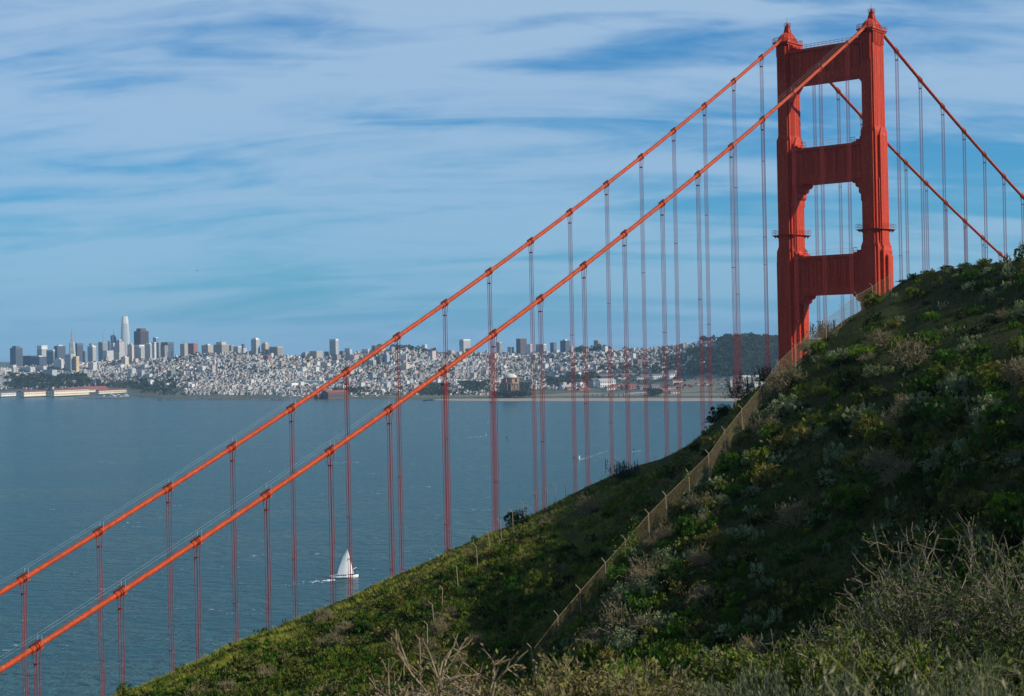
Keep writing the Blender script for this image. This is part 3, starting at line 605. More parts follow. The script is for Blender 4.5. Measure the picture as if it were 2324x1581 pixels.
strip('shore_marsh', [(1150, 905.5), (1300, 905.5), (1500, 905), (1800, 904)], [6, 11, 9, 6], 3.2, M['drygrass'])
strip('shore_lawn', [(850, 905), (950, 905.5), (1100, 905), (1160, 905)], [3, 6, 6, 5], 3.0, M['parkgrass'])
strip('airfield', [(1440, 899), (1560, 900), (1700, 899), (1820, 896)], [3, 12, 13, 10], 3.6, M['drygrass'])

def city_range(px, py, lift=0.0):                 # where a sight line meets the city ground
    d = ray(px, py); L = math.hypot(d[0], d[1]); r = np.arange(3600, 8200, 12.0); t = r / L
    g = city_z(d[0] * t, d[1] * t) + lift; k = np.nonzero(g >= CAMZ + d[2] * t)[0]
    return float(r[k[0]]) if len(k) else None
GRID = math.radians(46)                           # street grid relative to the view
def bmat(name, c, rough=.75): return mat(name, c, rough, var=.08, scale=.05, spec=.2)
PAL = dict(white=(.60, .59, .56), cream=(.62, .55, .42), beige=(.42, .37, .31), grey=(.25, .26, .28), dark=(.06, .07, .09), slate=(.095, .115, .145), brown=(.11, .07, .065), brick=(.30, .13, .10), pink=(.50, .35, .30), tan=(.47, .38, .31),
           blue=(.13, .19, .25), teal=(.10, .15, .16), yellow=(.60, .47, .27), green=(.20, .24, .20), pale=(.52, .52, .50), salmon=(.52, .28, .20), maroon=(.19, .055, .05))
BM = {k: bmat('wall_' + k, v) for k, v in PAL.items()}
M['glass'] = mat('window_glass', (.035, .05, .065), .18, spec=.6)
M['litwin'] = mat('pale_spandrel', (.60, .60, .57), .6)
M['redroof'] = mat('red_tile_roof', (.17, .048, .038), .85, var=.15, scale=.1)
M['darkroof'] = mat('slate_roof', (.10, .085, .085), .85, var=.15, scale=.1)
M['greyroof'] = mat('gravel_roof', (.30, .30, .30), .9, var=.15, scale=.1)
def windows(parent, a, b, z0, z1, style, wm, nm='window_band'):
    """windows on the two visible faces of an a x b block; local -x... faces at x=+-a/2, y=+-b/2"""
    mb = MB(); h = z1 - z0; nfl = max(3, int(h / 4.0))
    if nfl > 26: nfl = 26
    fh = h / nfl; e = .18
    for (hx, hy, ax) in ((a / 2, b / 2, 0), (b / 2, a / 2, 1)):
        def q(u0, u1, v0, v1, s_):
            if ax == 0: P = [(u0, s_ * (hy + e), v0), (u1, s_ * (hy + e), v0), (u1, s_ * (hy + e), v1), (u0, s_ * (hy + e), v1)]
            else: P = [(s_ * (hy + e), u0, v0), (s_ * (hy + e), u1, v0), (s_ * (hy + e), u1, v1), (s_ * (hy + e), u0, v1)]
            mb.add(P, [(0, 1, 2, 3)])
        for s_ in (-1, 1):
            if style == 'band':
                for k in range(nfl): q(-hx * .95, hx * .95, z0 + fh * (k + .3), z0 + fh * (k + .78), s_)
            elif style == 'rib':
                n = max(4, int(2 * hx / 3.6)); n = min(n, 16); w = 2 * hx / n
                for k in range(n): q(-hx + w * (k + .28), -hx + w * (k + .75), z0 + h * .03, z0 + h * .95, s_)
            else:
                n = max(3, min(9, int(2 * hx / 4.5))); w = 2 * hx / n; m_ = min(nfl, 14); f2 = h / m_
                for k in range(n):
                    for j in range(m_): q(-hx + w * (k + .25), -hx + w * (k + .75), z0 + f2 * (j + .3), z0 + f2 * (j + .78), s_)
    o = mb.obj(nm, wm, parent); tagk(o, 'stuff'); return o
def block(name, label, cat, px0, px1, ytop, ybase, color, style='grid', r=None, split=.45, group=None, crown=None, win='glass', rot=0.0, mast=0):
    cxp = (px0 + px1) / 2
    if r is None: r = city_range(cxp, ybase) or float(np.interp(az_of(at(cxp, 800, 6000)), CA, c_rc)) + 120
    p = at(cxp, ytop, r); mpx = r / FPX * 1.0; W = (px1 - px0) * mpx
    g = GRID + rot; az = az_of(p)
    # right-hand (sunlit) face length b, left face length a, from their shares of the width
    ca, cb = abs(math.cos(g + az)), abs(math.sin(g + az))
    a = W * split / max(ca, .2); b = W * (1 - split) / max(cb, .2)
    # the two visible faces meet at the corner nearest to us: keep that corner so that both faces fill the width
    z0 = float(city_z(p[0], p[1])[0]) - 4; H = p[2] - z0
    o = MB().box(-a / 2, a / 2, -b / 2, b / 2, 0, H, ).obj(name, BM[color], None, loc=(p[0], p[1], z0), rotz=-(math.pi - (g + 0)) )
    tag(o, label, cat, group)
    if style: windows(o, a, b, max(4, H * .08), H * .97, style, M[win])
    if crown == 'step': MB().box(-a * .32, a * .32, -b * .32, b * .32, H, H + W * .16).obj('penthouse', BM[color], o)
    elif crown == 'box': MB().box(-a * .22, a * .25, -b * .2, b * .25, H, H + 5).obj('roof_plant_room', BM['pale'], o)
    elif crown == 'rim': MB().box(-a * .52, a * .52, -b * .52, b * .52, H, H + 5).obj('parapet', BM['white'], o)
    if mast: MB().tubes([(0, 0, H)], [(0, 0, H + mast)], .9, .4, k=5).obj('antenna', BM['slate'], o)
    return o
A = lambda x: x * .24415
AY = lambda y: 680.9 + y * .24415
def ba(name, label, cat, x0, x1, yt, yb, *a, **k): return block(name, label, cat, A(x0), A(x1), AY(yt), AY(yb), *a, **k)
def bb(name, label, cat, x0, x1, yt, yb, *a, **k): return block(name, label, cat, 510.7 + A(x0), 510.7 + A(x1), AY(yt), AY(yb), *a, **k)
def bc(name, label, cat, x0, x1, yt, yb, *a, **k): return block(name, label, cat, 1021.3 + .3174 * x0, 1021.3 + .3174 * x1, 680.9 + .3174 * yt, 680.9 + .3174 * yb, *a, **k)
T, AP = 'office_tower', 'apartment_block'
ba(T, 'dark banded office tower, leftmost on the downtown skyline', 'tower', 97, 205, 448, 640, 'slate', 'band', 7600., split=.55, crown='step')
ba(T, 'white gridded tower with a bright top rim behind the low dark offices', 'tower', 347, 436, 436, 530, 'white', 'rib', 8100., split=.55, crown='rim')
ba('office_block', 'low wide dark office block next to the leftmost tower', 'office block', 210, 345, 520, 630, 'dark', 'grid', 7700.)
ba('office_block', 'dark low office block with stepped roof left of the grey slab', 'office block', 285, 432, 530, 632, 'slate', 'band', 7500., crown='box')
ba(T, 'plain light grey slab tower with white cap', 'tower', 435, 505, 476, 640, 'grey', 'rib', 7400., split=.2, crown='rim')
ba(T, 'dark slate tower left of the pyramid skyscraper', 'tower', 505, 605, 430, 610, 'slate', 'band', 7600., split=.7, crown='box')
ba(T, 'grey vertical-ribbed tower just right of the pyramid skyscraper', 'tower', 700, 770, 404, 560, 'slate', 'rib', 7900., split=.75)
ba(AP, 'white apartment block below the dark slate tower', 'apartment block', 500, 587, 552, 640, 'white', 'grid', None, split=.3, crown='box')
ba(AP, 'pale apartment tower with shaded side beside the yellow tower', 'apartment tower', 605, 690, 507, 665, 'pale', 'band', None, split=.4)
ba(AP, 'cream-yellow apartment tower below the pyramid skyscraper', 'apartment tower', 655, 732, 527, 662, 'yellow', 'grid', None, split=.32)
ba(T, 'narrow grey tower in the gap right of the ribbed tower', 'tower', 770, 802, 476, 560, 'grey', 'band', 7500.)
ba(T, 'dark blue glass tower behind the white-framed tower', 'tower', 832, 902, 406, 550, 'blue', None, 8200., split=.8)
ba(AP, 'white-framed tower with dark left half', 'apartment tower', 815, 890, 430, 565, 'white', 'rib', None, split=.4, crown='box')
ba(AP, 'small white cube-like apartment building below the white-framed tower', 'apartment block', 820, 898, 583, 655, 'white', 'grid', None, split=.42)
ba(T, 'grey tower carrying a thin antenna mast', 'tower', 915, 1000, 394, 570, 'grey', 'grid', 7900., split=.55, mast=62)
ba(T, 'slim blue-grey tower left of the tapering glass tower', 'tower', 1000, 1030, 384, 480, 'blue', 'band', 8300.)
ba(T, 'pale glass tower in front of the slanted-top tower', 'tower', 1030, 1072, 402, 510, 'pale', 'grid', 8000.)
ba(AP, 'brown and cream striped tower below the tapering glass tower', 'apartment tower', 1068, 1155, 382, 520, 'brown', 'band', None, split=.55, win='litwin', crown='box')
ba(AP, 'slim tan-pink tower right of the striped tower', 'apartment tower', 1185, 1242, 418, 585, 'tan', None, None, split=.3, crown='box')
ba(AP, 'pale grey apartment block with a lit right face below the masted tower', 'apartment block', 955, 1052, 474, 578, 'pale', 'grid', None, split=.6)
ba(T, 'white banded low tower in front of the red-brown skyscraper', 'tower', 1248, 1342, 430, 555, 'white', 'band', 7100., split=.5, crown='rim')
ba(AP, 'bright white slab tower with narrow top right of the banded tower', 'apartment tower', 1345, 1410, 410, 560, 'white', 'band', None, split=.25, crown='step')
ba(T, 'white tower with arched windows at the top', 'tower', 1395, 1450, 396, 530, 'white', 'grid', 7400., split=.3)
ba(T, 'small box-topped tower peeking over the arched white tower', 'tower', 1423, 1468, 357, 410, 'blue', None, 8500., crown='rim')
ba(T, 'grey-brown tower between the arched and the dark ribbed towers', 'tower', 1450, 1494, 398, 548, 'grey', 'grid', 7500.)
ba(T, 'wide dark grey ribbed tower at the right end of downtown', 'tower', 1490, 1612, 395, 540, 'slate', 'rib', 7700., split=.45)
ba(T, 'checkered red-brown and white tower in front of the dark ribbed tower', 'tower', 1492, 1560, 422, 525, 'brown', 'grid', 7200., win='litwin')
ba(AP, 'small bright white apartment tower at the right edge of downtown', 'apartment tower', 1555, 1605, 484, 556, 'white', None, None, crown='box')
ba('hotel', 'grey and tan hotel tower standing alone right of downtown', 'hotel', 1675, 1745, 410, 540, 'beige', 'grid', None, mast=14)
ba('hotel', 'reddish brown hotel tower attached to the grey one', 'hotel', 1745, 1835, 405, 500, 'brick', 'grid', None, split=.4)
ba('hotel', 'grey-brown hotel block with a pale centre on the ridge', 'hotel', 1875, 1980, 422, 505, 'beige', 'grid', None, crown='box')
ba('hotel', 'wide beige hotel with a stepped central turret and spire', 'hotel', 1985, 2125, 416, 505, 'beige', 'band', None, crown='step', mast=34)
ba(AP, 'low beige block attached to the turreted hotel', 'apartment block', 2125, 2170, 424, 480, 'tan', 'band', None)
ba(AP, 'white-faced ridge building with dark left side and flat roof', 'apartment block', 2170, 2245, 434, 500, 'white', 'rib', None, split=.45)
ba(T, 'small dark slate tower peeking behind the ridge buildings', 'tower', 2245, 2275, 412, 480, 'slate', None, 7600.)
ba(AP, 'cream apartment block left of the tan-pink tower', 'apartment block', 1060, 1145, 490, 548, 'cream', 'grid', None)
ba(AP, 'cream stepped apartments under the tan-pink tower', 'apartment block', 1125, 1195, 532, 612, 'cream', 'grid', None, crown='box')
ba(AP, 'pinkish apartment block at the foot of the tan-pink tower', 'apartment block', 1175, 1240, 512, 575, 'tan', 'grid', None)
ba(AP, 'dark green glass office building above the waterfront wood', 'office building', 400, 527, 648, 728, 'teal', 'rib', None, split=.35, win='litwin')
ba(AP, 'long low white building at the foot of the low dark offices', 'apartment block', 185, 320, 626, 668, 'pale', 'grid', None, split=.3)
ba(AP, 'pale low building with notched roof beside the long white one', 'apartment block', 335, 430, 618, 660, 'pale', 'grid', None, split=.3)
ba(AP, 'small white block at the far left foot of downtown', 'apartment block', 88, 150, 606, 645, 'white', 'grid', None)
ba(AP, 'brick red apartment block on the slope below downtown', 'apartment block', 1475, 1510, 634, 674, 'brick', 'grid')
ba(AP, 'grey-green apartment tower low on the slope', 'apartment block', 1553, 1630, 656, 724, 'green', 'grid', split=.5)
ba(AP, 'beige apartment block beside the grey-green one', 'apartment block', 1660, 1722, 662, 714, 'cream', 'grid', split=.2)
ba(AP, 'white apartment cube mid-slope with windows in rows', 'apartment block', 1838, 1918, 620, 674, 'white', 'grid', split=.45)
ba(AP, 'pale grey stepped apartments mid-slope', 'apartment block', 1190, 1262, 640, 704, 'pale', 'grid', split=.5)
ba(AP, 'grey apartment block right of the stepped one', 'apartment block', 1278, 1342, 656, 718, 'grey', 'grid', split=.4, win='litwin')
ba(AP, 'white apartment block with terraces above the grey one', 'apartment block', 1308, 1376, 602, 646, 'pale', 'grid')
ba(AP, 'small white block low on the slope above the park', 'apartment block', 1358, 1415, 688, 736, 'white', 'grid')
ba('mansion', 'white three-storey mansion on the green above the piers', 'house', 838, 890, 758, 796, 'white', 'grid', split=.15)
bb(AP, 'white ribbed apartment tower on the ridge', 'apartment tower', 242, 322, 368, 510, 'white', 'band', None, split=.42, crown='step')
bb(AP, 'tan stepped apartment tower next to the white ribbed one', 'apartment tower', 338, 405, 408, 515, 'tan', 'grid', None, crown='step')
bb('hotel', 'broad beige-grey slab hotel on the ridge', 'hotel', 410, 538, 437, 530, 'beige', 'rib', None, split=.4)
bb('cathedral', 'dark grey cathedral with pointed roof on the ridge', 'cathedral', 707, 780, 500, 550, 'grey', None, None, crown='step')
bb(AP, 'grey-brown apartment slab left of the tall white capped tower', 'apartment block', 785, 905, 477, 556, 'beige', 'grid', None)
bb(T, 'pale blue tower left behind the tall white capped tower', 'tower', 920, 970, 482, 536, 'blue', None, None)
bb(AP, 'tall white tower with a capped top and banded right face', 'apartment tower', 970, 1052, 376, 528, 'white', 'band', None, split=.3, crown='rim')
bb(AP, 'small dark tower right of the tall white capped tower', 'apartment tower', 1068, 1112, 476, 540, 'slate', None, None)
bb(T, 'blue tower with white vertical stripes', 'tower', 1112, 1178, 452, 524, 'blue', 'rib', None, split=.3, win='litwin')
bb(AP, 'brown brick apartment block in front of the capped tower', 'apartment block', 995, 1078, 510, 576, 'brown', 'grid', win='litwin')
bb(AP, 'beige apartment block half hidden by the farther cable', 'apartment block', 1120, 1237, 517, 566, 'beige', 'grid', split=.3)
bb(AP, 'grey and white block on the ridge right of the farther cable', 'apartment block', 1270, 1375, 459, 510, 'pale', 'grid', None)
bb(AP, 'brown ridge-top apartment tower by the farther cable', 'apartment tower', 1362, 1415, 425, 475, 'brown', 'grid', None)
bb(AP, 'pinkish brown apartment tower behind the farther cable', 'apartment tower', 1415, 1490, 410, 496, 'pink', 'grid', None)
bb(AP, 'white gridded apartment block between the two cables', 'apartment block', 1632, 1692, 507, 590, 'white', 'grid', split=.15)
bb(AP, 'dark apartment block left of the white gridded one', 'apartment block', 1400, 1470, 527, 604, 'slate', 'grid')
bb(AP, 'slate apartment block beside the dark one', 'apartment block', 1470, 1532, 514, 594, 'blue', 'grid', win='litwin')
bb(AP, 'beige balcony-banded block low between the cables', 'apartment block', 1345, 1405, 562, 624, 'cream', 'band')
bb(AP, 'red brick and white apartment block on the ridge between the cables', 'apartment block', 1885, 1960, 472, 555, 'brick', 'rib', win='litwin')
bb(AP, 'white ridge-top block beside the dark trees', 'apartment block', 1830, 1880, 417, 486, 'white', 'grid', None)
bb(AP, 'tall apartment slab, dark left side and bright white right side', 'apartment tower', 2177, 2280, 369, 478, 'white', 'rib', None, split=.62)
bb(AP, 'pink apartment block below the ridge line', 'apartment block', 2070, 2135, 470, 514, 'pink', 'grid')
for (x0, x1, yt, yb, cl, lb) in ((660, 755, 632, 674, 'white', 'white double apartment block left of the farther cable'), (715, 790, 587, 630, 'cream', 'cream block above the white double block'), (755, 812, 527, 560, 'yellow', 'tan-yellow block high on the slope'), (585, 655, 614, 650, 'cream', 'cream block left of the white double block'),
                                 (890, 985, 587, 634, 'cream', 'cream stepped block below the capped tower'), (1630, 1715, 600, 664, 'cream', 'cream apartment block below the white gridded one'), (1305, 1357, 634, 664, 'salmon', 'salmon coloured block under the farther cable'), (355, 425, 517, 574, 'brick', 'brick red block below the tan stepped tower'),
                                 (240, 360, 557, 584, 'tan', 'long beige building below the ribbed tower'), (1405, 1460, 838, 880, 'salmon', 'salmon block by the waterfront trees'), (990, 1060, 565, 600, 'white', 'white block under the brown brick apartments')):
    bb(AP, lb, 'apartment block', x0, x1, yt, yb, cl, 'grid', split=.35)
bb('warehouse', 'long white flat-roofed warehouse near the waterfront', 'warehouse', 705, 950, 754, 784, 'white', 'grid', split=.12, rot=.5)
bb('warehouse', 'white warehouse with blank gable end near the waterfront', 'warehouse', 575, 686, 774, 812, 'white', None, split=.6)
bb('school_building', 'long pale school building low on the slope', 'school', 285, 440, 671, 698, 'pale', 'grid', split=.2)
bc(AP, 'narrow beige tower right of the nearer cable', 'apartment tower', 332, 372, 303, 356, 'tan', 'rib', None)
bc(AP, 'small round-fronted white block on the ridge', 'apartment block', 410, 457, 337, 378, 'white', 'band', None)
bc(AP, 'dark brown two-part slab tower on the right ridge', 'apartment tower', 472, 548, 278, 380, 'brown', 'grid', None, split=.6)
bc(AP, 'bright white tower with pink top beside the dark brown slab', 'apartment tower', 533, 588, 318, 404, 'white', 'grid', None, split=.25)
bc(T, 'glass and white low tower on the right ridge', 'tower', 612, 690, 317, 378, 'pale', 'rib', None, split=.3)
bc(T, 'dark square tower on the right ridge', 'tower', 715, 762, 306, 366, 'slate', None, None)
bc(T, 'slate tower with a stepped top on the right ridge', 'tower', 787, 857, 292, 380, 'slate', 'band', None, crown='box')
bc(AP, 'narrow white block beside the stepped slate tower', 'apartment block', 857, 880, 329, 372, 'white', None, None)
bc('hospital', 'grey hospital block rising behind the ridge trees', 'hospital', 1027, 1083, 290, 346, 'grey', 'grid', None)
bc(AP, 'brown and pink apartment slab in front of the wooded slope', 'apartment block', 1310, 1372, 424, 472, 'brick', 'band', split=.5)
# pyramid, rounded and dark skyscrapers
def pyramid():
    r = 7700.; base = at(A(679), AY(530), r); z0 = float(city_z(base[0], base[1])[0]); apex = at(A(668), AY(258), r)[2]; H = apex - z0; w = 67 * .24415 * r / FPX * .5 * 1.1
    t = empty('pyramid_skyscraper', (base[0] - 4, base[1], z0), math.radians(8)); tag(t, 'slender white pyramid skyscraper tapering to a spire', 'skyscraper')
    f = lambda h: w * (1 - h / H) + .3
    h1 = H * .80; MB().hexa([(-w, -w, 0), (w, -w, 0), (w, w, 0), (-w, w, 0)], [(-f(h1), -f(h1), h1), (f(h1), -f(h1), h1), (f(h1), f(h1), h1), (-f(h1), f(h1), h1)]).obj('body', BM['pale'], t)
    MB().hexa([(-f(h1), -f(h1), h1), (f(h1), -f(h1), h1), (f(h1), f(h1), h1), (-f(h1), f(h1), h1)], [(-.4, -.4, H), (.4, -.4, H), (.4, .4, H), (-.4, .4, H)]).obj('spire', BM['grey'], t)
    for s_ in (-1, 1):
        wg = MB(); ha, hb = H * .42, H * .66
        wg.hexa([(s_ * f(0) * .9 - 3, -4.5, 0), (s_ * f(0) * .9 + 3, -4.5, 0), (s_ * f(0) * .9 + 3, 4.5, 0), (s_ * f(0) * .9 - 3, 4.5, 0)], [(s_ * f(hb) - 4.4, -4.5, hb), (s_ * f(hb) + 4.4, -4.5, hb), (s_ * f(hb) + 4.4, 4.5, hb), (s_ * f(hb) - 4.4, 4.5, hb)]); wg.obj('wing', BM['white'], t)
    wm = MB()
    for k in range(30):
        za, zb = h1 * (k + .3) / 30, h1 * (k + .75) / 30; a_, b_ = f(za) + .15, f(zb) + .15
        for P in ([(-a_ * .9, -a_, za), (a_ * .9, -a_, za), (b_ * .9, -b_, zb), (-b_ * .9, -b_, zb)], [(a_, -a_ * .9, za), (a_, a_ * .9, za), (b_, b_ * .9, zb), (b_, -b_ * .9, zb)], [(-a_, a_ * .9, za), (-a_, -a_ * .9, za), (-b_, -b_ * .9, zb), (-b_, b_ * .9, zb)]): wm.add(P, [(0, 1, 2, 3)])
    tagk(wm.obj('window_band', M['glass'], t), 'stuff')
pyramid()
def rounded():
    r = 8480.; base = at(A(1167), AY(470), r); z0 = float(city_z(base[0], base[1])[0]); H = at(A(1160), AY(155), r)[2] - z0; w = 97 * .24415 * r / FPX / 2
    t = empty('rounded_skyscraper', (base[0], base[1], z0), math.radians(20)); tag(t, 'tallest pale blue glass tower with rounded tapering top', 'skyscraper')
    k = 24; sq = lambda th: 1.0 / (abs(math.cos(th)) ** 4 + abs(math.sin(th)) ** 4) ** .25
    prof = [(0, .97), (.3, .98), (.5, .95), (.65, .89), (.78, .80), (.88, .70), (.95, .61), (1.0, .55)]
    def rings(pf, ex): return [(w * f_ * sq(th) * math.cos(th) * .86 + ex * math.cos(th), w * f_ * sq(th) * math.sin(th) * .86 + ex * math.sin(th), H * h) for (h, f_) in pf for th in np.linspace(0, 2 * math.pi, k + 1)[:-1]]
    Q = lambda n: [(a * k + i, a * k + (i + 1) % k, (a + 1) * k + (i + 1) % k, (a + 1) * k + i) for a in range(n - 1) for i in range(k)]
    n1 = 6; MB().add(rings(prof[:n1], 0), Q(n1)).obj('shaft', mat('blue_curtain_glass', (.22, .29, .36), .3, spec=.6), t, smooth=True)
    MB().add(rings(prof[n1 - 1:], 0), Q(len(prof) - n1 + 1)).obj('crown', BM['pale'], t, smooth=True)
    bd = MB(); hs = np.array([p[0] for p in prof]); fs = np.array([p[1] for p in prof])
    for h in np.linspace(.03, .985, 58): bd.add(rings([(h, np.interp(h, hs, fs)), (h + .0055, np.interp(h + .0055, hs, fs))], .5), Q(2))
    tagk(bd.obj('floor_band', BM['white'], t), 'stuff')
    fn = MB()
    for i in range(0, k, 3): fn.tubes([rings([(h, np.interp(h, hs, fs))], .7)[i] for h in np.linspace(0, .98, 20)], [rings([(h, np.interp(h, hs, fs))], .7)[i] for h in np.linspace(.05, 1.0, 20)], .7, k=4)
    tagk(fn.obj('vertical_fin', BM['white'], t), 'stuff')
rounded()
def darktower():
    r = 7900.; p = at(A(1312), AY(291), r); z0 = float(city_z(p[0], p[1])[0]); H = p[2] - z0; W = 136 * .24415 * r / FPX; a = W * .62; b = W * .78
    t = empty('dark_skyscraper', (p[0], p[1], z0), math.pi - 0 + GRID); tag(t, 'big dark red-brown skyscraper with a raised centre', 'skyscraper')
    bo = MB(); n = 9
    bo.box(-a / 2, a / 2, -b / 2, b / 2, 0, H)
    for k in range(n): 
        u = -a / 2 + a * (k + .5) / n; bo.box(u - a / n * .3, u + a / n * .3, -b / 2 - 1.2, b / 2 + 1.2, 0, H); v = -b / 2 + b * (k + .5) / n; bo.box(-a / 2 - 1.2, a / 2 + 1.2, v - b / n * .3, v + b / n * .3, 0, H - 1)
    bo.obj('shaft', BM['brown'], t); MB().box(-a * .36, a * .30, -b * .36, b * .30, H, H + 13).obj('upper_block', BM['brown'], t); windows(t, a + 2.4, b + 2.4, 8, H * .97, 'grid', M['glass'])
darktower()
def slanted():
    r = 8500.; p = at(A(1054), AY(352), r); z0 = float(city_z(p[0], p[1])[0]); H = p[2] - z0; w = 54 * .24415 * r / FPX / 2 * .75
    t = empty('slanted_skyscraper', (p[0], p[1], z0), GRID); tag(t, 'bluish glass tower with slanted top and thin spire', 'skyscraper')
    MB().hexa([(-w, -w, 0), (w, -w, 0), (w, w, 0), (-w, w, 0)], [(-w * .9, -w * .9, H), (w * .9, -w * .9, H), (w * .9, w * .9, H + 16), (-w * .9, w * .9, H + 10)]).obj('shaft', BM['blue'], t)
    MB().tubes([(w * .5, w * .5, H + 8)], [(w * .5, w * .5, H + 52)], .9, .3, k=5).obj('spire', BM['slate'], t); windows(t, 2 * w, 2 * w, 6, H * .9, 'band', M['glass'])
slanted()

# domed rotunda
def rotunda():
    px = 1021.3 + .3174 * 434; r = 4350.; p = at(px, 680.9 + .3174 * 640, r); z0 = float(city_z(p[0], p[1])[0]); m = r / FPX
    R = 115 * .3174 * m / 2; zd = at(px, 680.9 + .3174 * 527, r)[2] - z0; zb = at(px, 680.9 + .3174 * 556, r)[2] - z0
    t = empty('domed_rotunda', (p[0], p[1], z0)); tag(t, 'terracotta rotunda with a pale cream dome among trees', 'rotunda')
    k = 24
    def lathe(prof): 
        V = [(max(q, .05) * math.cos(th), max(q, .05) * math.sin(th), z) for (q, z) in prof for th in np.linspace(0, 2 * math.pi, k + 1)[:-1]]
        return V, [(a * k + i, a * k + (i + 1) % k, (a + 1) * k + (i + 1) % k, (a + 1) * k + i) for a in range(len(prof) - 1) for i in range(k)]
    MB().add(*lathe([(R * .82 * math.cos(a), zb + (zd - zb) * math.sin(a)) for a in np.linspace(0, math.pi / 2, 9)])).obj('dome', bmat('cream_dome', (.47, .45, .38)), t, smooth=True)
    terra = bmat('terracotta', (.27, .165, .115))
    MB().add(*lathe([(R * .80, 0), (R * .80, zb * .98), (R * .95, zb * .98), (R * .95, zb), (R * .84, zb + .5)])).obj('drum', terra, t)
    at_ = MB().add(*lathe([(R * .80, zb * .68), (R * 1.02, zb * .68), (R * 1.02, zb * .74), (R * .9, zb * .76)])); at_.obj('cornice', terra, t)
    for i in range(8):
        a = i * math.pi / 4 + .2; c_ = MB()
        for da in (-.16, .16): c_.tubes([(R * 1.0 * math.cos(a + da), R * 1.0 * math.sin(a + da), 0)], [(R * 1.0 * math.cos(a + da), R * 1.0 * math.sin(a + da), zb * .70)], 1.3, k=8)
        c_.tubes([(R * .97 * math.cos(a), R * .97 * math.sin(a), zb * .74)], [(R * .97 * math.cos(a), R * .97 * math.sin(a), zb * .95)], 2.6, k=4); c_.obj('column_pair', terra, t)
    for i in range(8):
        a = i * math.pi / 4 + .2 + math.pi / 8; MB().add([(R * .83 * math.cos(a + s_ * .2), R * .83 * math.sin(a + s_ * .2), h) for (s_, h) in ((-1, 1), (1, 1), (1, zb * .5), (0, zb * .6), (-1, zb * .5))], None, [(0, 1, 2), (0, 2, 3), (0, 3, 4)]).obj('arch_shade_panel', BM['brown'], t)  # dark sheets on the drum wall, in place of shaded arch openings
    for (dx, dy, w_, d_, h_) in ((-68, -14, 26, 12, 17), (-40, -18, 20, 10, 12), (70, 4, 28, 12, 15)):
        c = MB().box(dx - w_ / 2, dx + w_ / 2, dy - d_ / 2, dy + d_ / 2, h_ * .8, h_)
        for q in np.linspace(-w_ / 2 + 1.5, w_ / 2 - 1.5, 6): c.tubes([(dx + q, dy - d_ / 2 + 1, 0)], [(dx + q, dy - d_ / 2 + 1, h_ * .8)], 1.0, k=6)
        c.obj('colonnade', terra, t)
rotunda()
# gabled long buildings: pier sheds, barracks, cottages
def shed(name, label, cat, pL, pR, yeave, ybase, depth, wall, roof, rows=1, r=None, pil=False, ridge=.22, group=None, wfrac=.5, skew=.8):
    """long front between two ground pixels (x, y-base); real size from range"""
    (xl, yl), (xr, yr) = pL, pR
    rl = (float(np.hypot(*sea(xl, yl)[:2])) if pil else r) or city_range(xl, yl) or 4700.
    rr_ = rl + (xr - xl) * rl / FPX * skew
    a = at(xl, yl, rl); b = at(xr, yr, rr_); v = b[:2] - a[:2]; Lg = float(np.hypot(*v)); ang = math.atan2(v[1], v[0])
    mpx = (rl + rr_) / 2 / FPX; h = (ybase - yeave) * mpx * (1.0 if pil else 1.45); zg = min(city_z(a[0], a[1])[0], city_z(b[0], b[1])[0]) if not pil else 0.0
    zb = zg + (4.2 if pil else -1.0); t = empty(name, (a[0], a[1], zb), ang); tag(t, label, cat, group)
    D = depth; hr = D * ridge
    MB().box(0, Lg, 0, D, 0, h).obj('wall', BM[wall], t)
    MB().prism([(-1.2, h), (D + 1.2, h), (D / 2, h + hr)], 0, -1, Lg + 1).obj('roof', M[roof], t)
    g = MB()
    for x in (-.02, Lg + .02): g.add([(x, 0, h), (x, D, h), (x, D / 2, h + hr * .98)], None, [(0, 1, 2)])
    n = max(3, int(Lg / 7)); hh = h / rows
    w_ = MB()
    for j in range(rows):
        for k in range(n): u = Lg * (k + .5) / n; w_.add([(u - Lg / n * wfrac / 2, -.15, hh * (j + .35)), (u + Lg / n * wfrac / 2, -.15, hh * (j + .35)), (u + Lg / n * wfrac / 2, -.15, hh * (j + .78)), (u - Lg / n * wfrac / 2, -.15, hh * (j + .78))], [(0, 1, 2, 3)])
    for k in range(3): u = D * (k + .5) / 3; w_.add([(-.15, u - 1.5, h * .3), (-.15, u + 1.5, h * .3), (-.15, u + 1.5, h * .7), (-.15, u - 1.5, h * .7)], [(0, 1, 2, 3)]); w_.add([(Lg + .15, u - 1.5, h * .3), (Lg + .15, u + 1.5, h * .3), (Lg + .15, u + 1.5, h * .7), (Lg + .15, u - 1.5, h * .7)], [(0, 1, 2, 3)])
    tagk(w_.obj('window', M['glass'], t), 'stuff')
    if pil:
        MB().box(-5, Lg + 5, -5, D + 5, -1.0, 0).obj('pier_deck', M['rock'], t); pl = MB()
        for u in np.linspace(-4, Lg + 4, int(Lg / 6)): pl.tubes([(u, -4.5, -5.5)], [(u, -4.5, -1)], .7, k=5)
        tagk(pl.obj('piling', M['rock'], t), 'stuff')
    return t
F1 = lambda x, y: (x * .13673, 839.75 + y * .13673)
shed('pier_shed', 'leftmost cream pier shed with pinkish doors and dark roof', 'pier building', F1(20, 462), F1(318, 458), 839.75 + 395 * .13673, 839.75 + 445 * .13673, 40, 'white', 'darkroof', 1, 5100., True, .12)
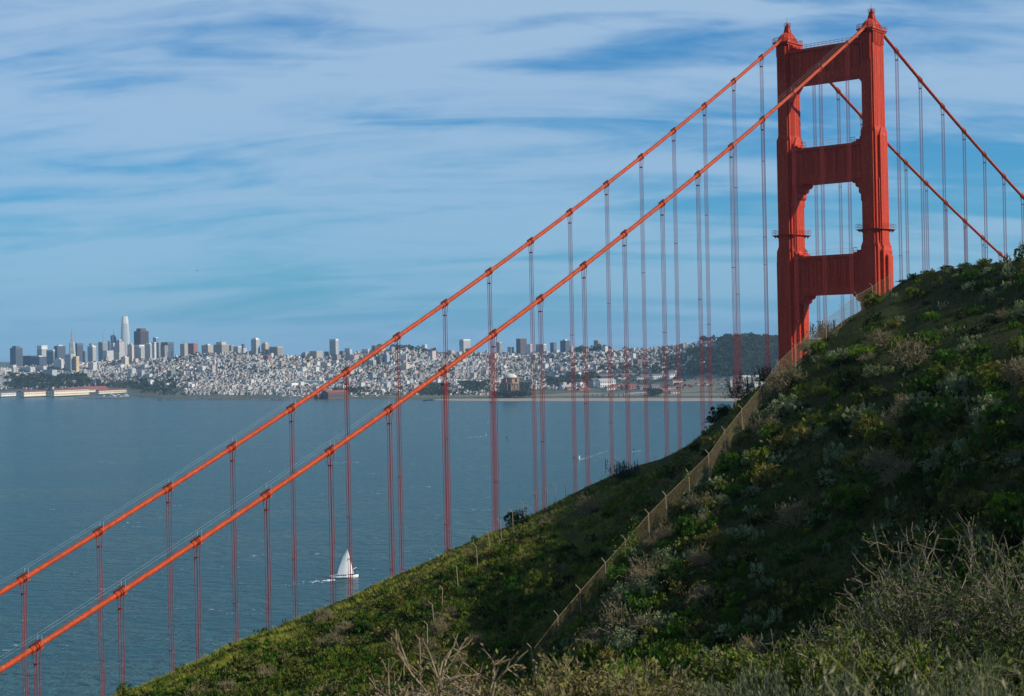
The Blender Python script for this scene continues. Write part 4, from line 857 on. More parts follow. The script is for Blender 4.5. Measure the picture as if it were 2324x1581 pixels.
shed('pier_shed', 'middle cream pier shed with red doors on dark pilings', 'pier building', F1(400, 464), F1(850, 452), 839.75 + 378 * .13673, 839.75 + 445 * .13673, 42, 'cream', 'maroonroof' if False else 'redroof', 1, 5060., True, .12, wfrac=.3)
shed('pier_shed', 'largest cream pier shed with two rows of windows over the water', 'pier building', F1(900, 455), F1(1480, 436), 839.75 + 345 * .13673, 839.75 + 430 * .13673, 44, 'cream', 'redroof', 2, 5020., True, .12)
shed('barracks', 'cream barracks with long dark red roof behind the largest pier shed', 'barracks', F1(1150, 400), F1(1795, 375), 839.75 + 328 * .13673, 839.75 + 365 * .13673, 30, 'cream', 'redroof', 2, None, False, .42)
shed('barracks', 'low cream pier building beside the small harbour', 'barracks', F1(1640, 402), F1(2100, 378), 839.75 + 352 * .13673, 839.75 + 388 * .13673, 18, 'cream', 'redroof', 1, None, False, .25)
shed('yacht_club', 'low club house with broad red roof and dark windows on the shore', 'club house', (745, 905), (790, 905), 894, 905, 34, 'brown', 'redroof', 1, 4650., False, .22)
shed('yacht_club', 'small red-roofed annex left of the club house', 'club house', (722, 906), (742, 906), 899, 906, 20, 'brown', 'redroof', 1, 4660., False, .3)
P5 = lambda x, y: (1276.65 + x * .19532, 817.06 + y * .19532)
pres = [(445, 690, 218, 190, 'brown', 'darkroof', 22, 'long brown barracks with dark roof on the wooded slope'), (690, 905, 205, 180, 'brick', 'darkroof', 22, 'brick gabled barracks beside the long brown one'), (915, 1060, 218, 190, 'grey', 'darkroof', 20, 'grey roofed barracks between the brick and white ones'),
        (1050, 1250, 215, 180, 'white', 'darkroof', 22, 'white barracks with gable windows on the slope'), (1245, 1330, 222, 175, 'white', 'darkroof', 26, 'tall white gabled barracks at the right end of the row'), (440, 620, 318, 265, 'white', 'greyroof', 30, 'white hangar with a row of windows near the marsh'),
        (360, 430, 310, 262, 'grey', 'darkroof', 30, 'grey gabled hangar left of the white one'), (660, 760, 240, 225, 'white', 'greyroof', 18, 'small white gabled hall below the barracks'), (870, 940, 240, 215, 'white', 'darkroof', 18, 'white gabled hall in the centre of the old post'),
        (600, 715, 315, 300, 'white', 'redroof', 16, 'white cottage with red hip roof in the old post'), (520, 660, 352, 330, 'white', 'redroof', 18, 'white cottage with wide red roof near the elevated road'), (770, 865, 345, 312, 'brick', 'redroof', 18, 'brick red hall behind the marsh'),
        (60, 190, 352, 335, 'salmon', 'redroof', 20, 'red-roofed low sheds at the edge of the trees'), (200, 330, 360, 345, 'salmon', 'redroof', 20, 'second red-roofed shed beside the elevated road'), (0, 120, 340, 312, 'white', 'greyroof', 16, 'white pavilion with pale roof near the rotunda'),
        (1230, 1380, 345, 325, 'white', 'redroof', 14, 'long white building with red roof by the old airfield'), (1265, 1360, 400, 380, 'white', 'redroof', 16, 'white red-roofed lifeboat station near the beach'), (1090, 1210, 378, 355, 'salmon', 'redroof', 22, 'red-roofed hall behind the cypress clump'), (1570, 1640, 312, 285, 'white', 'redroof', 14, 'white house left of the airfield row'),
        (1675, 1815, 312, 282, 'white', 'redroof', 14, 'white barracks row above the airfield'), (2100, 2310, 262, 225, 'white', 'greyroof', 20, 'long white barracks beside the tower at the far right'), (2225, 2290, 320, 300, 'brick', 'redroof', 14, 'brick hall below the long white barracks'), (1440, 1500, 325, 298, 'brick', 'redroof', 12, 'small dark red gabled house above the airfield'),
        (1285, 1440, 285, 250, 'white', 'redroof', 18, 'white house with red roof among the slope trees'), (900, 1010, 345, 318, 'grey', 'darkroof', 18, 'grey warehouse in the old post'), (1040, 1130, 342, 312, 'grey', 'darkroof', 18, 'pale grey warehouse right of the grey one')]
for (x0, x1, yb, ye, wl_, rf, dp, lb) in pres:
    a_, b_ = P5(x0, yb), P5(x1, yb); shed('barracks', lb, 'barracks', a_, (b_[0], b_[1] - .0), P5(0, ye)[1], P5(0, yb)[1], dp, wl_, rf, 2 if yb - ye > 35 else 1, city_range((a_[0] + b_[0]) / 2, a_[1]), False, .24, skew=.6)
p = at(*P5(1958, 305), city_range(*P5(1958, 305)) or 4200.); t = MB().box(-3, 3, -3, 3, -2, 16, taper=.4).obj('chimney_tower', BM['white'], loc=(p[0], p[1], p[2])); tag(t, 'plain white chimney-like tower beside the airfield', 'tower')
MB().box(-3.3, 3.3, -3.3, 3.3, 16, 17.2).obj('cap', BM['pale'], t)
# elevated road
mb = MB(); P = [np.array([*sea(x, y, 14)[:2], 14.0]) for (x, y) in ((1325, 894), (1370, 893), (1420, 893), (1470, 890))]
for a_, b_ in zip(P[:-1], P[1:]):
    v = (b_ - a_)[:2]; n_ = np.array([-v[1], v[0]]) / np.hypot(*v) * 6
    mb.hexa([(*(a_[:2] - n_), 12.5), (*(b_[:2] - n_), 12.5), (*(b_[:2] + n_), 12.5), (*(a_[:2] + n_), 12.5)], [(*(a_[:2] - n_), 14), (*(b_[:2] - n_), 14), (*(b_[:2] + n_), 14), (*(a_[:2] + n_), 14)])
    for t_ in np.linspace(0, .9, 5): c_ = a_ + (b_ - a_) * t_; mb.tubes([(*c_[:2], 2)], [(*c_[:2], 12.6)], 1.0, k=5)
tag(mb.obj('elevated_road', BM['grey']), 'grey elevated road on piers behind the marsh', 'viaduct')

# ---- houses: a house prototype set, 300 individuals in front, the rest as one mass
HP = [(.78, .77, .74), (.70, .69, .66), (.60, .60, .58), (.72, .66, .55), (.55, .56, .58), (.62, .52, .45), (.45, .48, .50), (.66, .58, .50), (.50, .36, .30), (.42, .46, .42), (.80, .79, .77), (.75, .74, .70)]
TREEZ = [(15, 195, 856, 884, .55), (315, 395, 866, 893, .5), (752, 826, 886, 897, .8), (948, 1011, 876, 900, .8), (1040, 1100, 870, 894, .8), (1126, 1200, 874, 897, .6), (1237, 1275, 859, 880, .7), (1278, 1345, 852, 873, .6), (1345, 1500, 832, 846, .25), (1491, 1560, 815, 846, .35), (1560, 1630, 800, 852, .6), (1630, 1790, 771, 858, .93), (1740, 1900, 775, 880, .9), (200, 330, 868, 884, .35)]
NOH = [(-100, 300, 884, 910), (300, 420, 880, 912), (1180, 2000, 884, 915), (1130, 1200, 862, 900), (1330, 1640, 846, 900), (395, 700, 897, 915), (700, 1180, 897, 915), (200, 345, 872, 890)]
def inbox(px, py, bx): return bx[0] <= px <= bx[1] and bx[2] <= py <= bx[3]
col_tab = []                                     # screen row of the ground along each column
for i in range(len(CA)):
    k = (CT >= 0) & (CT <= 1.02); P_ = np.stack([_x[i][k], _y[i][k], CZ[i][k]], 1); px_, py_ = project(P_); col_tab.append((px_, np.minimum.accumulate(py_), CRr[i][k]))
LEV = 160
C_Y = np.zeros((len(CA), LEV)); C_R = np.zeros((len(CA), LEV)); C_PX = np.zeros((len(CA), LEV))
for i, (px_, py_, rr_) in enumerate(col_tab):
    C_Y[i] = np.linspace(py_.min(), py_.max(), LEV); C_R[i] = np.interp(-C_Y[i], -py_, rr_); C_PX[i] = np.interp(C_R[i], rr_, px_)
C_PX0 = C_PX.mean(1)
def screen_pick_n(rg, n):
    i = rg.integers(4, len(CA) - 4, n); j = rg.integers(0, LEV, n); r = C_R[i, j] + rg.uniform(-20, 20, n); a = CA[i] + rg.uniform(-.5, .5, n) * (CA[1] - CA[0])
    return np.sin(a) * r, np.cos(a) * r, C_PX[i, j], C_Y[i, j], r
def box_pick_n(rg, x0, x1, y0, y1, n):
    px = rg.uniform(x0, x1, n); py = rg.uniform(y0, y1, n); i = np.clip(np.searchsorted(C_PX0, px), 0, len(CA) - 1)
    ok = (py > C_Y[i, 0]) & (py < C_Y[i, -1]); j = np.clip((py - C_Y[i, 0]) / (C_Y[i, -1] - C_Y[i, 0]) * (LEV - 1), 0, LEV - 1).astype(int); r = C_R[i, j] + rg.uniform(-15, 15, n); a = CA[i] + rg.uniform(-.5, .5, n) * (CA[1] - CA[0])
    return [(math.sin(a[k]) * r[k], math.cos(a[k]) * r[k], r[k], px[k], py[k]) for k in np.nonzero(ok)[0]]
rg = np.random.default_rng(11); cand = []; seen = set(); gc, gs = math.cos(GRID), math.sin(GRID)
for (x, y, px, py, r) in zip(*screen_pick_n(rg, 90000)):
    if len(cand) > 19000: break
    if px < -60 or px > 1800: continue
    if any(inbox(px, py, b) for b in NOH) or any(inbox(px, py, b) and rg.random() < b[4] for b in TREEZ): continue
    if px > 1400 and rg.random() < .25: continue
    u, v = x * gc + y * gs, -x * gs + y * gc; ku, kv = int(round(u / 6.8)), int(round(v / 12.5))      # row houses back to back along the streets
    if (ku, kv) in seen or kv % 4 == 0 or ku % 16 == 0: continue
    seen.add((ku, kv)); u, v = ku * 6.8, kv * 12.5; x, y = u * gc - v * gs, u * gs + v * gc; cand.append((x, y, px, py, math.hypot(x, y)))
for (x0, x1, y0, y1, n_) in ((1560, 1700, 838, 846, 10), (1590, 1760, 848, 858, 9), (1540, 1640, 822, 834, 10), (1500, 1760, 774, 784, 46)):
    px_ = rg.uniform(x0, x1, n_); py_ = rg.uniform(y0, y1, n_); i_ = np.clip(np.searchsorted(C_PX0, px_), 0, len(CA) - 1); j_ = np.clip((py_ - C_Y[i_, 0]) / (C_Y[i_, -1] - C_Y[i_, 0]) * (LEV - 1), 0, LEV - 1).astype(int); r_ = C_R[i_, j_]
    cand += [(math.sin(CA[i_[k]]) * r_[k], math.cos(CA[i_[k]]) * r_[k], px_[k], py_[k], float(r_[k])) for k in range(n_)]
cand.sort(key=lambda c: c[4])
LMK = [(60, 'behind the pier sheds on the far shore'), (165, 'below the pyramid skyscraper'), (230, 'left below the tallest rounded skyscraper'), (284, 'below the tallest rounded skyscraper'), (330, 'below the dark red-brown skyscraper'), (385, 'below the dark ribbed tower'), (430, 'below the twin hotel towers'), (510, 'below the turreted hotel'), (580, 'below the white ribbed tower'), (650, 'below the beige slab hotel'), (700, 'behind the long breakwater'), (757, 'below the tall white capped tower'), (830, 'behind the shore club house'), (905, 'between the two main cables, left part'), (990, 'just left of the nearer main cable'), (1050, 'below the dark-and-white apartment slab'), (1110, 'left of the domed rotunda'), (1160, 'behind the domed rotunda'), (1220, 'right of the domed rotunda'), (1290, 'left of the old barracks'), (1400, 'above the old barracks'), (1520, 'beside the far right wood'), (1700, 'in the far right wood')]
def by_lmk(px): return min(LMK, key=lambda q: abs(q[0] - px))[1]
def house_geo(mb, x, y, z, w, d, h, ang, wall, roof, gable):
    c, s = math.cos(ang), math.sin(ang); R = lambda u, v, zz: (x + u * c - v * s, y + u * s + v * c, zz)
    b = [R(-w / 2, -d / 2, z - 5), R(w / 2, -d / 2, z - 5), R(w / 2, d / 2, z - 5), R(-w / 2, d / 2, z - 5)]; t = [R(-w / 2, -d / 2, z + h), R(w / 2, -d / 2, z + h), R(w / 2, d / 2, z + h), R(-w / 2, d / 2, z + h)]
    mb.add(b + t, [(0, 1, 5, 4), (1, 2, 6, 5), (2, 3, 7, 6), (3, 0, 4, 7)], c=wall)
    if gable:
        e = .6; t2 = [R(-w / 2 - e, -d / 2 - e, z + h), R(w / 2 + e, -d / 2 - e, z + h), R(w / 2 + e, d / 2 + e, z + h), R(-w / 2 - e, d / 2 + e, z + h), R(0, -d / 2, z + h + w * .3), R(0, d / 2, z + h + w * .3)]
        mb.add(t2, [(0, 4, 5, 3), (1, 2, 5, 4)], [(0, 1, 4), (2, 3, 5)], c=roof)
    else: mb.add([R(-w / 2, -d / 2, z + h - .6), R(w / 2, -d / 2, z + h - .6), R(w / 2, d / 2, z + h - .6), R(-w / 2, d / 2, z + h - .6)], [(0, 1, 2, 3)], c=roof)
tone_f = lambda x, y: .52 + .55 * (float(fbm(np.array([x / 70.]), np.array([y / 110.]), 41, 3)[0]) - .5) * 1.15
mass = MB(); n_ind = 0; hl = [('white stucco house', 0), ('grey-white house', 2), ('cream house', 3), ('pale blue-grey house', 4), ('pinkish house', 5), ('brown-red house', 8)]
lab = {0: 'small white house', 1: 'small off-white house', 2: 'small light grey house', 3: 'small cream house', 4: 'small grey house', 5: 'small pinkish beige house', 6: 'small blue-grey house', 7: 'small tan house', 8: 'small brown-red house', 9: 'small grey-green house', 10: 'small bright white house', 11: 'small ivory house'}
for (x, y, px, py, r) in cand:
    ci = int(rg.integers(0, len(HP))); wall = np.array(HP[ci]) * float(np.clip(tone_f(x, y) + rg.normal() * .07, .3, .92)); z = float(city_z(x, y)[0])
    w, d, h = rg.uniform(5.6, 6.7), rg.uniform(7, 10), rg.uniform(4.5, 7.5) * (1.0 + (rg.random() < .05) * rg.uniform(.4, 1.2)); ang = GRID
    if rg.random() < .014: w, d, h = rg.uniform(11, 18), rg.uniform(11, 18), rg.uniform(12, 22)
    gable = rg.random() < .25; roof = np.array([(.26, .26, .26), (.20, .20, .21), (.36, .35, .34), (.22, .11, .09), (.16, .16, .17)][rg.integers(0, 5)]) * rg.uniform(.8, 1.1)
    if n_ind < 300 and 0 < px < 1760 and rg.random() < .75:
        m1 = MB(); house_geo(m1, 0, 0, 0, w, d, h, ang, wall, roof, gable); o = m1.obj('house', M['paintcol'], None, col=True, loc=(x, y, z)); tag(o, lab[ci] + ' in the front rows ' + by_lmk(px), 'house', lab[ci] + 's in the front rows ' + by_lmk(px)); n_ind += 1
    else: house_geo(mass, x, y, z, w, d, h, ang, wall, roof, gable)
o = mass.obj('hillside_houses', M['paintcol'], None, col=True); tagk(o, 'stuff'); o['label'] = 'dense mass of small pale houses covering the far hills'

# ---- trees of the far shore
def far_tree(rg, kind, nc=7, nl=26, ls=.17):
    mb = MB(); n = 46
    mb.tubes([(0, 0, -1)], [(0, 0, .5)], .05, .03, k=5, c=(.06, .045, .035))
    c0 = np.array([(.030, .045, .020), (.024, .038, .022), (.045, .058, .022)][kind])
    for _ in range(nc):
        cc = np.array([rg.normal() * .24, rg.normal() * .24, rg.uniform(.38, .86)]); rr_ = rg.uniform(.16, .26)
        d = rg.normal(size=(nl, 3)); d /= np.linalg.norm(d, axis=1, keepdims=True)
        mb.leaves(cc + d * rr_ * rg.uniform(.7, 1.1, (nl, 1)), ls, rg, c0 * rg.uniform(.55, 1.6) * np.array([rg.uniform(.8, 1.3), 1, rg.uniform(.7, 1.1)]), aspect=.8)
    return mb.mesh('tree', M['leaf'], col=True)
rgt = np.random.default_rng(5); FT = [far_tree(rgt, k % 3) for k in range(9)]; FTL = [far_tree(rgt, k % 3, 5, 6, .36) for k in range(9)]
def raw(m):
    V = np.zeros(len(m.vertices) * 3, np.float32); m.vertices.foreach_get('co', V); Q = np.zeros(len(m.loops), np.int32); m.loops.foreach_get('vertex_index', Q); C = np.zeros(len(m.vertices) * 4, np.float32); m.attributes['col'].data.foreach_get('color', C); return V.reshape(-1, 3), Q.reshape(-1, 4), C.reshape(-1, 4)[:, :3]
FTV = [raw(m) for m in FTL]
spots = []
for (x0, x1, y0, y1, dn) in TREEZ:
    for (x, y, r, px, py) in box_pick_n(rgt, x0, x1, y0, y1, int((x1 - x0) * (y1 - y0) * dn * .15) + 6): spots.append((x, y, r, px, py, rgt.uniform(11, 20) if px > 1560 or px < 220 else rgt.uniform(8, 14)))
for (x, y, px, py, r) in zip(*screen_pick_n(rgt, 9000)):
    if -50 < px < 1780 and fbm(np.array([x / 160.]), np.array([y / 160.]), 91, 2)[0] > .48 and not any(inbox(px, py, b) for b in NOH): spots.append((x, y, r, px, py, rgt.uniform(6, 12)))
for (x, y, r, px, py) in box_pick_n(rgt, 1340, 1640, 848, 886, 130): spots.append((x, y, r, px, py, rgt.uniform(5, 10)))
for (px0, px1, n_) in ((893, 944, 26), (1304, 1383, 26), (1600, 1790, 60), (950, 985, 8), (1060, 1075, 4)):      # skyline trees
    for _ in range(n_):
        px = rgt.uniform(px0, px1); i = int(np.argmin([abs(c[0][-1] - px) for c in col_tab])); r = float(c_rc[i]) + rgt.uniform(-60, 40); a = CA[i]; spots.append((math.sin(a) * r, math.cos(a) * r, r, px, 790, rgt.uniform(14, 24)))
for _ in range(46):
    px = rgt.uniform(1120, 1205); r = rgt.uniform(4270, 4325); P_ = at(px, 890, r); spots.append((P_[0], P_[1], r, px, 890, rgt.uniform(11, 19)))
for _ in range(26):
    px, py = rgt.uniform(1472, 1497), rgt.uniform(897, 902); P_ = sea(px, py, 2.5); spots.append((P_[0], P_[1], float(np.hypot(*P_[:2])), px, py, rgt.uniform(12, 19)))
for _ in range(70):
    px, py = rgt.uniform(330, 1180), rgt.uniform(894, 901); r = city_range(px, py) or 4500.; P_ = at(px, py, r); spots.append((P_[0], P_[1], r, px, py, rgt.uniform(6, 13)))
spots.sort(key=lambda s: -s[5] / s[2]); tm = []; tq = []; tc_ = []; nt_ = 0
SUSP = [1794, 1730, 1660, 1583, 1503, 1417, 1327, 1227]
def zone2(px, py):
    hgt = 'high up' if py < 805 else 'half-way up' if py < 835 else 'low down'; k = sum(1 for q in SUSP if q > px + 10); w = ('first', 'second', 'third', 'fourth', 'fifth', 'sixth', 'seventh', 'eighth', 'ninth')
    return 'in far right wood, %s, past %s suspender left of tower' % (hgt, w[min(k, 8) - 1 if k else 0])
def zone(px, py):
    if px < 220: return 'on the wooded point behind the pier sheds'
    if px < 760: return 'among the houses on the left half of the far shore'
    if px < 1230: return 'in the park belt round the domed rotunda'
    if px < 1500: return 'around the old barracks on the far shore'
    return zone2(px, py)
for n_, (x, y, r, px, py, h) in enumerate(spots):
    k = int(rgt.integers(0, 9)); z = float(city_z(x, y)[0]); s_ = h * 1.05; wd = h * rgt.uniform(.8, 1.25); an = rgt.uniform(0, 6.28)
    if n_ < 300:
        o = add_obj('tree', FT[k], None, (x, y, z), an); o.scale = (wd, wd, s_); tag(o, ('dark broad tree ', 'deep green tree ', 'lighter green tree ')[k % 3] + zone(px, py), 'tree', ('dark', 'deep green', 'lighter green')[k % 3] + ' trees ' + zone(px, py))
    else:
        V, Fs, C = FTV[k]; c, s = math.cos(an), math.sin(an); V2 = np.stack([(V[:, 0] * c - V[:, 1] * s) * wd + x, (V[:, 0] * s + V[:, 1] * c) * wd + y, V[:, 2] * s_ + z], 1)
        tm.append(V2); tc_.append(C); tq.append(Fs + nt_); nt_ += len(V)
o = add_obj('far_woods', mesh_np('far_woods', np.concatenate(tm), [np.concatenate(tq)], M['leaf'], np.concatenate(tc_))); tagk(o, 'stuff'); o['label'] = 'mass of street trees and woods on the far hills'
# far hills across the inner bay
V = []; n = 60
for i, px in enumerate(np.linspace(-700, 500, n)):
    p = at(px, 800, 11600.); hh = 150 + 90 * fbm(np.array([i * .16]), np.array([.3]), 4)[0] - max(0, (px - 100)) * .5; V += [(p[0], p[1], -5), (p[0] * 1.03, p[1] * 1.03, max(hh, 5) * .62), (p[0] * 1.07, p[1] * 1.07, -5)]
o = MB().add(V, [(3 * i, 3 * i + 3, 3 * i + 4, 3 * i + 1) for i in range(n - 1)] + [(3 * i + 1, 3 * i + 4, 3 * i + 5, 3 * i + 2) for i in range(n - 1)]).obj('far_hills', M['cityground'], smooth=True); tagk(o, 'structure')
# haze: sea air between us and the city
hz = MB().box(-12950, 12950, -12950, 12950, -20, 460).obj('haze', None); tagk(hz, 'stuff')
hm_ = bpy.data.materials.new('sea_air'); hm_.use_nodes = True; N = hm_.node_tree.nodes
for n_ in list(N): N.remove(n_)
ho = N.new('ShaderNodeOutputMaterial'); hv = N.new('ShaderNodeVolumePrincipled'); hv.inputs['Color'].default_value = (.42, .70, 1.0, 1); hv.inputs['Density'].default_value = 3.0e-5; hv.inputs['Anisotropy'].default_value = .2
hm_.node_tree.links.new(hv.outputs[0], ho.inputs['Volume']); hz.data.materials.clear(); hz.data.materials.append(hm_)
# ------------------------------------------------------------------ fences on the headland
GALV = mat('weathered_steel_post', (.34, .27, .20), .7, color2=(.20, .12, .07), scale=2.5)
M['wire'] = mat('rusty_chain_link', (.125, .085, .034), .7, var=.25, scale=1.0)
POST_H, ARM = 2.6, .45
def post_mesh():
    mb = MB().tubes([(0, 0, -.4)], [(0, 0, POST_H)], .045, k=6); return mb.mesh('post', GALV)
def arm_mesh():
    mb = MB().tubes([(0, 0, POST_H - .03)], [(-.30, .12, POST_H + .34)], .035, k=5); return mb.mesh('barb_arm', GALV)
post_me2, arm_me2 = post_mesh(), arm_mesh()
def ground_pt(px, py, r): p = at(px, py, r); p[2] = float(hill_z(p[0], p[1])[0]); return p
fence = empty('chain_link_fence', ground_pt(*FENCE[0])); tag(fence, 'rusty chain-link fence climbing the shaded hillside towards the tower', 'fence')
FP = [ground_pt(*f) for f in FENCE]; base0 = np.array(fence.location)
rgf = np.random.default_rng(3)
for i, p in enumerate(FP):
    o = add_obj('post', post_me2, fence, p - base0); o.rotation_euler = (rgf.normal() * .03, rgf.normal() * .03 - .03, rgf.uniform(-.3, .3)); add_obj('barb_arm', arm_me2, o)
for a, b in zip(FP[:-1], FP[1:]):
    L = float(np.hypot(*(b - a)[:2])); u = (b - a) / L; n = 12; H = POST_H - .12; mb = MB(); step = .14; p0 = []; p1 = []
    gz = lambda t: a[2] + (b[2] - a[2]) * t
    for c in np.arange(-H, L + H, step):
        for sg in (1, -1):                       # wires u = c +- v
            v0, v1 = (max(0, -c), min(H, L - c)) if sg == 1 else (max(0, c - L), min(H, c))
            if v1 - v0 < .05: continue
            for v in ((v0, v1),):
                q = []
                for vv in v: uu = (c + vv) if sg == 1 else (c - vv); q.append(a + u * uu + np.array([0, 0, vv]))
                p0.append(q[0] - base0); p1.append(q[1] - base0)
    mb.tubes(np.array(p0), np.array(p1), .0036, k=3); mb.tubes([a - base0 + (0, 0, H)], [b - base0 + (0, 0, H)], .02, k=5); mb.tubes([a - base0 + (0, 0, .05)], [b - base0 + (0, 0, .05)], .012, k=4)
    mb.obj('wire_mesh', M['wire'], fence)
RIDGE_POSTS = [(955, 1518, 166), (970, 1482, 168), (986.5, 1432, 172), (1003, 1394, 174), (1040, 1340, 180), (1084, 1293, 184), (1112, 1260, 187), (1139, 1233, 190), (1164.6, 1210, 193), (1192, 1187, 197), (1216, 1166, 200), (1240, 1151, 203), (1262, 1140, 204.5), (1285, 1131, 206)]
nm = ['lowest', 'second lowest', 'third from the bottom', 'fourth from the bottom', 'fifth from the bottom', 'sixth from the bottom', 'seventh from the bottom', 'middle', 'sixth from the top', 'fifth from the top', 'fourth from the top', 'third from the top', 'second highest', 'highest']
for i, (px, py, r) in enumerate(RIDGE_POSTS):
    h = hill_hit(px, py, 120) ; p = h if h is not None else ground_pt(px, py, r)
    o = add_obj('fence_post', post_me2, None, p); o.rotation_euler = (rgf.normal() * .03, -.02 + rgf.normal() * .05, .3); tag(o, 'thin bent-topped fence post on the sunlit ridge, %s of the row' % nm[i], 'fence post', 'posts on the sunlit ridge'); o.scale = (1, 1, .97)
    if i not in (4, 13): add_obj('barb_arm', arm_me2, o)

# ------------------------------------------------------------------ plants of the hillside
KIND = dict(green=(.036, .092, .009), olive=(.085, .112, .014), sage=(.150, .185, .090), dark=(.016, .030, .008), bright=(.090, .160, .012), gold=(.135, .125, .030), dry=(.140, .118, .065))
TWIG = (.085, .070, .040)
def shrub_meshes(rg, kind, nclump=24, nleaf=38, ls=.10, hgt=1.05):
    mb = MB(); tw = MB(); c0 = np.array(KIND[kind])
    p0, p1 = [], []
    if kind == 'dry': nclump, nleaf = 34, 10
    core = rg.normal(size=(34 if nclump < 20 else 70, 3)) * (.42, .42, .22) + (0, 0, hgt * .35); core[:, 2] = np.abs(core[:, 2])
    if kind != 'dry': mb.leaves(core, .30, rg, c0 * .7, aspect=.9)  # inner leaves coloured darker to stand for shade inside the crown
    for _ in range(nclump):
        d = rg.normal(size=3); d[2] = abs(d[2]) * .9 + .1; d /= np.linalg.norm(d); q = rg.uniform(.55, 1.0) ** .6; cen = d * (1, 1, hgt) * q * rg.uniform(.8, 1.05); rr = rg.uniform(.16, .30)
        e = rg.normal(size=(nleaf, 3)); e /= np.linalg.norm(e, axis=1, keepdims=True); cl = cen + e * rr * rg.uniform(.35, 1.0, (nleaf, 1)); cl[:, 2] = np.maximum(cl[:, 2], .02)
        cc = c0 * rg.uniform(.65, 1.45) * np.array([rg.uniform(.85, 1.2), 1, rg.uniform(.8, 1.2)])
        mb.leaves(cl, ls * rg.uniform(.8, 1.3), rg, cc[None] * rg.uniform(.75, 1.25, (nleaf, 1)), up=.5, aspect=.55)
        st = np.array([rg.normal() * .08, rg.normal() * .08, 0]); m_ = (st + cen) / 2 + rg.normal(size=3) * .08; p0 += [st, m_]; p1 += [m_, cen]
        if kind == 'dry':
            for _k in range(9): t_ = cen + rg.normal(size=3) * (.22, .22, .2) + d * .12; p0.append(cen); p1.append(t_); e2 = t_ + rg.normal(size=3) * .09 + d * .05; p0.append(t_); p1.append(e2); p0.append(t_); p1.append(t_ + rg.normal(size=3) * .09 + d * .05)
    tw.tubes(np.array(p0), np.array(p1), .017 if kind != 'dry' else .013, .009, k=3, c=np.array(TWIG) * (1.9 if kind == 'dry' else 1.2))
    return mb.mesh('foliage', M['leaf'], col=True), tw.mesh('twigs', M['bark'], col=True)
rgv = np.random.default_rng(21)
SHR = {k: [shrub_meshes(rgv, k) for _ in range(3)] for k in KIND}
F_A = np.array(FENCE)
def right_of_fence(px, py): return px > np.interp(-py, -F_A[:, 1], F_A[:, 0], left=F_A[0, 0], right=F_A[-1, 0]) + 4
WHAT = dict(green='leafy dark green bush', olive='olive green bush', sage='pale grey-green sage bush', dark='very dark low bush', bright='bright green bush', gold='yellowish olive bush', dry='bare brown twiggy bush')
def put_shrub(p, rad, kind, label, group, flat=1.0):
    fo, tw = SHR[kind][int(rgv.integers(0, 3))]; an = rgv.uniform(0, 6.28)
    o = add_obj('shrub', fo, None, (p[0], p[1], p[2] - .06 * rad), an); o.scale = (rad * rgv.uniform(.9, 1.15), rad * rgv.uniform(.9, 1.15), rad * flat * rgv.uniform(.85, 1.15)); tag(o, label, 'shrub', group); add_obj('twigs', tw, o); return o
NAMED = [(1935, 1150, 88, 'gold', 'large round yellowish shrub standing alone low on the shaded slope'), (1925, 1100, 46, 'green', 'green bush directly above the large round yellowish shrub'), (1570, 996, 48, 'dark', 'dark round shrub on the crest left of the fence'), (1178, 1186, 66, 'dark', 'dark mounded shrub behind the posts of the sunlit ridge'),
         (1786, 878, 80, 'dry', 'wide dark twiggy shrub just right of the upper fence'), (1855, 792, 44, 'bright', 'bright green bush close to the fence near the tower foot'), (2036, 785, 46, 'olive', 'round olive bush midway up the right slope'), (2193, 792, 44, 'sage', 'pale sage bush high on the right slope'), (2246, 872, 62, 'olive', 'broad olive bush near the right edge of the slope'),
         (1789, 932, 78, 'sage', 'long pale sage thicket right of the fence'), (1913, 958, 66, 'olive', 'olive thicket in the middle of the shaded slope'), (1972, 984, 72, 'gold', 'brownish olive shrub below the middle thicket'), (2089, 926, 62, 'sage', 'pale sage bush in the middle of the right slope'), (1866, 892, 42, 'olive', 'small olive bush right of the sage thicket')]
MISC = [(1979, 852, 42, 'sage'), (2147, 889, 46, 'sage'), (2052, 925, 44, 'dry'), (2264, 914, 50, 'green'), (1709, 1120, 40, 'sage'), (1939, 1058, 40, 'sage'), (1585, 1196, 42, 'dry'), (1510, 1216, 46, 'dry'), (1478, 1242, 40, 'dry'), (1590, 1277, 50, 'dry'), (1466, 1310, 76, 'dry'), (1510, 1332, 44, 'dry'), (1399, 1366, 56, 'dry'),
        (1485, 1370, 46, 'green'), (1475, 1430, 70, 'dry'), (1332, 1468, 60, 'olive'), (1593, 1370, 66, 'dry'), (1656, 1410, 50, 'green'), (1640, 1145, 42, 'sage'), (1224, 1320, 46, 'olive'), (1202, 1277, 52, 'gold'), (1335, 1158, 48, 'dry'), (2285, 1165, 80, 'bright'), (2312, 1040, 40, 'dry'), (1400, 1290, 40, 'green')]
for (px, py, w, k, lb) in NAMED:
    p = hill_hit(px, py + 6)
    if p is not None: put_shrub(p, w / 2 * float(np.hypot(p[0], p[1])) / FPX * 1.05, k, lb, None, 1.25)
n_sh = len(NAMED)
CRB = [(2075, 628, 44, 'green'), (2110, 618, 50, 'olive'), (2150, 610, 46, 'dark'), (2190, 604, 56, 'green'), (2235, 598, 60, 'sage'), (2275, 598, 46, 'olive'), (2312, 600, 36, 'green'), (2050, 645, 34, 'olive'), (2215, 625, 50, 'gold'), (2290, 630, 56, 'dark')]
